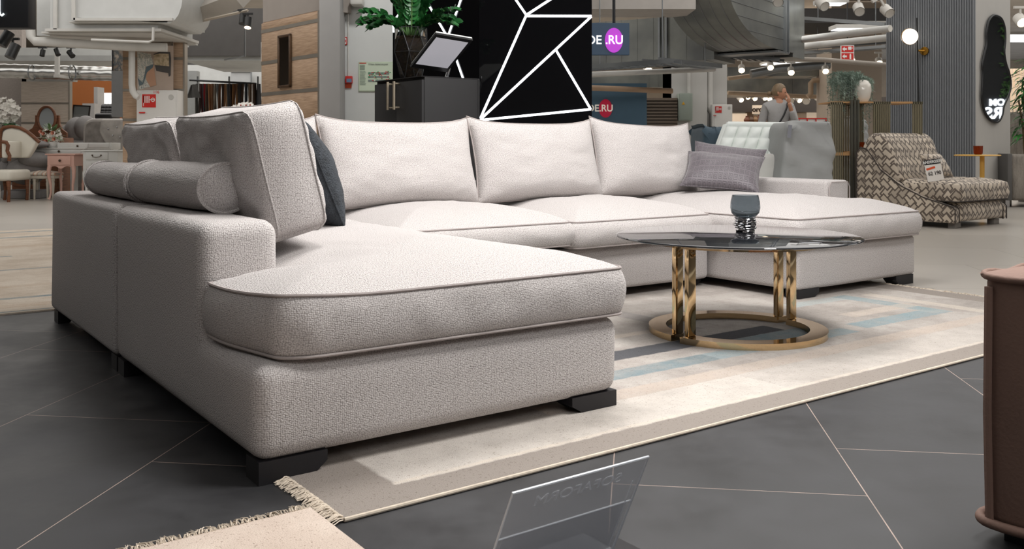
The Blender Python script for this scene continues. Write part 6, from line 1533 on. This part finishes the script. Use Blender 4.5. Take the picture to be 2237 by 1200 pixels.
# stool
Ys_=15.2; a=at(57,0,Ys_); b=at(118,0,Ys_); cx=(a.x+b.x)/2; W=b.x-a.x
t=thing('footstool','cream wooden footstool with striped peach and beige padded seat','stool',(cx,Ys_,0)); zt_=zat(384,Ys_)
def strm():
    m,nt,b=newmat('striped upholstery'); tc=node(nt,'ShaderNodeTexCoord'); w=node(nt,'ShaderNodeTexWave'); w.inputs['Scale'].default_value=2.2; w.inputs['Distortion'].default_value=1.5; nt.links.new(tc.outputs['Object'],w.inputs['Vector'])
    r=ramp(nt,[(.2,'b9b0a3'),(.5,'8f8a80'),(.7,'c58a6c'),(.9,'cfc5b6')]); nt.links.new(w.outputs['Fac'],r.inputs[0]); nt.links.new(r.outputs[0],b.inputs['Base Color']); b.inputs['Roughness'].default_value=.8; return m
mb=MB(); seat_cushion(mb,[(-W/2,0),(W/2,0),(W/2,.32),(-W/2,.32)],.04,zt_,zt_+.045,.05,(0,.16),nr=8); mb.obj('seat_pad',strm(),t,smooth=60)
CW=mat('cream painted wood','b8b0a2',.6,var=.05); mb=MB(); mb.box(-W/2,0,zt_-.05,W/2,.32,zt_-.001,.006); mb.obj('frame',CW,t)
for x in (-W/2+.03,-W/2+.12,W/2-.12,W/2-.03):
    for y in ((.03,) if abs(x)<W/2-.1 else (.03,.29)): mb=MB(); mb.lathe([(.0,0),(.014,0),(.017,.02),(.014,.04),(.022,zt_*.5),(.026,zt_-.12),(.02,zt_-.1),(.028,zt_-.08),(.028,zt_-.051),(0,zt_-.051)],c=(x,y,0),n=12); mb.obj('leg',CW,t)
# pink bouquet
c=at(113,296,15.9); t=flowers('pink_bouquet','bouquet of white and peach flowers in a white bowl on the white console',c,.19,.13,.13,70,WPET,None,.035,14); rd=random.Random(2)
PCH=mat('peach petals','e0a48c',.6,var=.08)
for x,y in ((-8,-4),(12,-5),(15,8),(-2,12),(-9,13),(-14,-8)):
    mb=MB(); p=Vector((x*15.9/F,-.14,-y*15.9/F)); 
    for s in range(3):
        for q in range(6): a=2*PI*q/6+s; d=Vector((math.cos(a),-.5-.4*s,math.sin(a))).normalized(); leaf(mb.bm,p,d,Vector((0,-1,0)),.048-.008*s,.045,fold=.2,droop=-.3,n=3)
    mb.obj('peach_flower',PCH,t,fixn=False)
mb=MB()
for k in range(60): a=rd.random()*2*PI; e=rd.uniform(-.6,1.2); d=Vector((math.cos(a)*math.cos(e),math.sin(a)*math.cos(e)*.7,math.sin(e))); leaf(mb.bm,d*.12,d,Vector((0,0,1)),.12,.035,n=4)
f=mb.obj('leaves',leafm('bouquet leaf','3c5a34','7d9a63',.5),t,fixn=False); f['kind']='stuff'
mb=MB(); zb=ztw+.001-c.z; mb.lathe([(0,zb),(.07,zb),(.11,zb+.05),(.12,zb+.1),(.105,zb+.1),(.0,zb+.04)],n=28); mb.obj('bowl',WHT,t)
# ---------- camera, world, lights ----------
cam=bpy.data.cameras.new('camera'); co=bpy.data.objects.new('camera',cam); C.objects.link(co)
co.location=(0,0,CAMH); co.rotation_euler=(PI/2,0,0); cam.sensor_width=36; cam.lens=F/2237*36; cam.shift_x=0; cam.shift_y=(HY-600)/2237
cam.clip_start=.05; cam.clip_end=200
cam.dof.use_dof=True; cam.dof.focus_distance=3.1; cam.dof.aperture_fstop=16
bpy.context.scene.camera=co
w=bpy.data.worlds.new('world'); bpy.context.scene.world=w; w.use_nodes=True
w.node_tree.nodes['Background'].inputs[0].default_value=(.95,.97,1,1); w.node_tree.nodes['Background'].inputs[1].default_value=.45
def spot(loc,to,power,col=(1,.97,.93),size=80,blend=.6,rad=.15):
    l=bpy.data.lights.new('spot','SPOT'); l.energy=power; l.color=col; l.spot_size=R(size); l.spot_blend=blend; l.shadow_soft_size=rad
    o=bpy.data.objects.new('spotlight',l); C.objects.link(o); o.location=loc
    o.rotation_euler=(Vector(to)-Vector(loc)).to_track_quat('-Z','Y').to_euler(); return o
def area(loc,to,power,sx,sy,col=(1,1,1)):
    l=bpy.data.lights.new('area','AREA'); l.energy=power; l.color=col; l.shape='RECTANGLE'; l.size=sx; l.size_y=sy
    o=bpy.data.objects.new('area_light',l); C.objects.link(o); o.location=loc
    o.rotation_euler=(Vector(to)-Vector(loc)).to_track_quat('-Z','Y').to_euler(); return o
area(S(2.9,1.2,3.6),S(2.5,1.4,.4),80,1.3,1.3,(1,.98,.96))
area(S(1.15,.8,3.5),S(1.1,1.0,.4),66,.9,.9,(1,.98,.96))
area((-4.5,2,4.4),(-2,3,0),36,3,3,(1,.985,.97))  # added fill from the left for the sofa's outer side
area(S(2.2,-1.3,3.5),S(1.5,.6,.3),135,1.0,1.0,(1,.98,.96))
area((3,-1.5,4.4),(1,3,0),200,6,3,(1,.985,.97))
area((-7,12,4.5),(-7,13,0),420,10,9,(1,.98,.95))
area((7,12,4.5),(7,12,0),480,12,9,(1,.98,.95))
area((0,17,4.5),(0,17,0),320,16,4,(1,.97,.93))
area((4,29,4.62),(4,29,0),1500,30,10,(1,.93,.84))
area((-10,22,4.62),(-10,22,0),560,10,8,(1,.97,.93))
spot((4.6,13.2,4.5),(3.6,17,1.6),330,(1,.99,.97),60,.7,.2)  # added lamp without a fixture, brightens the service pillar
spot((-.9,8.2,4.5),(-1.6,10.4,1.9),300,(1,.99,.97),70,.7,.2)  # unseen lamp added to lift the white pillar
v=bpy.context.scene.view_settings; v.view_transform='Standard'; v.look='None'; v.exposure=0; v.gamma=1; v.use_curve_mapping=False
bpy.context.scene.cycles.max_bounces=8; bpy.context.scene.cycles.caustics_reflective=False; bpy.context.scene.cycles.caustics_refractive=False
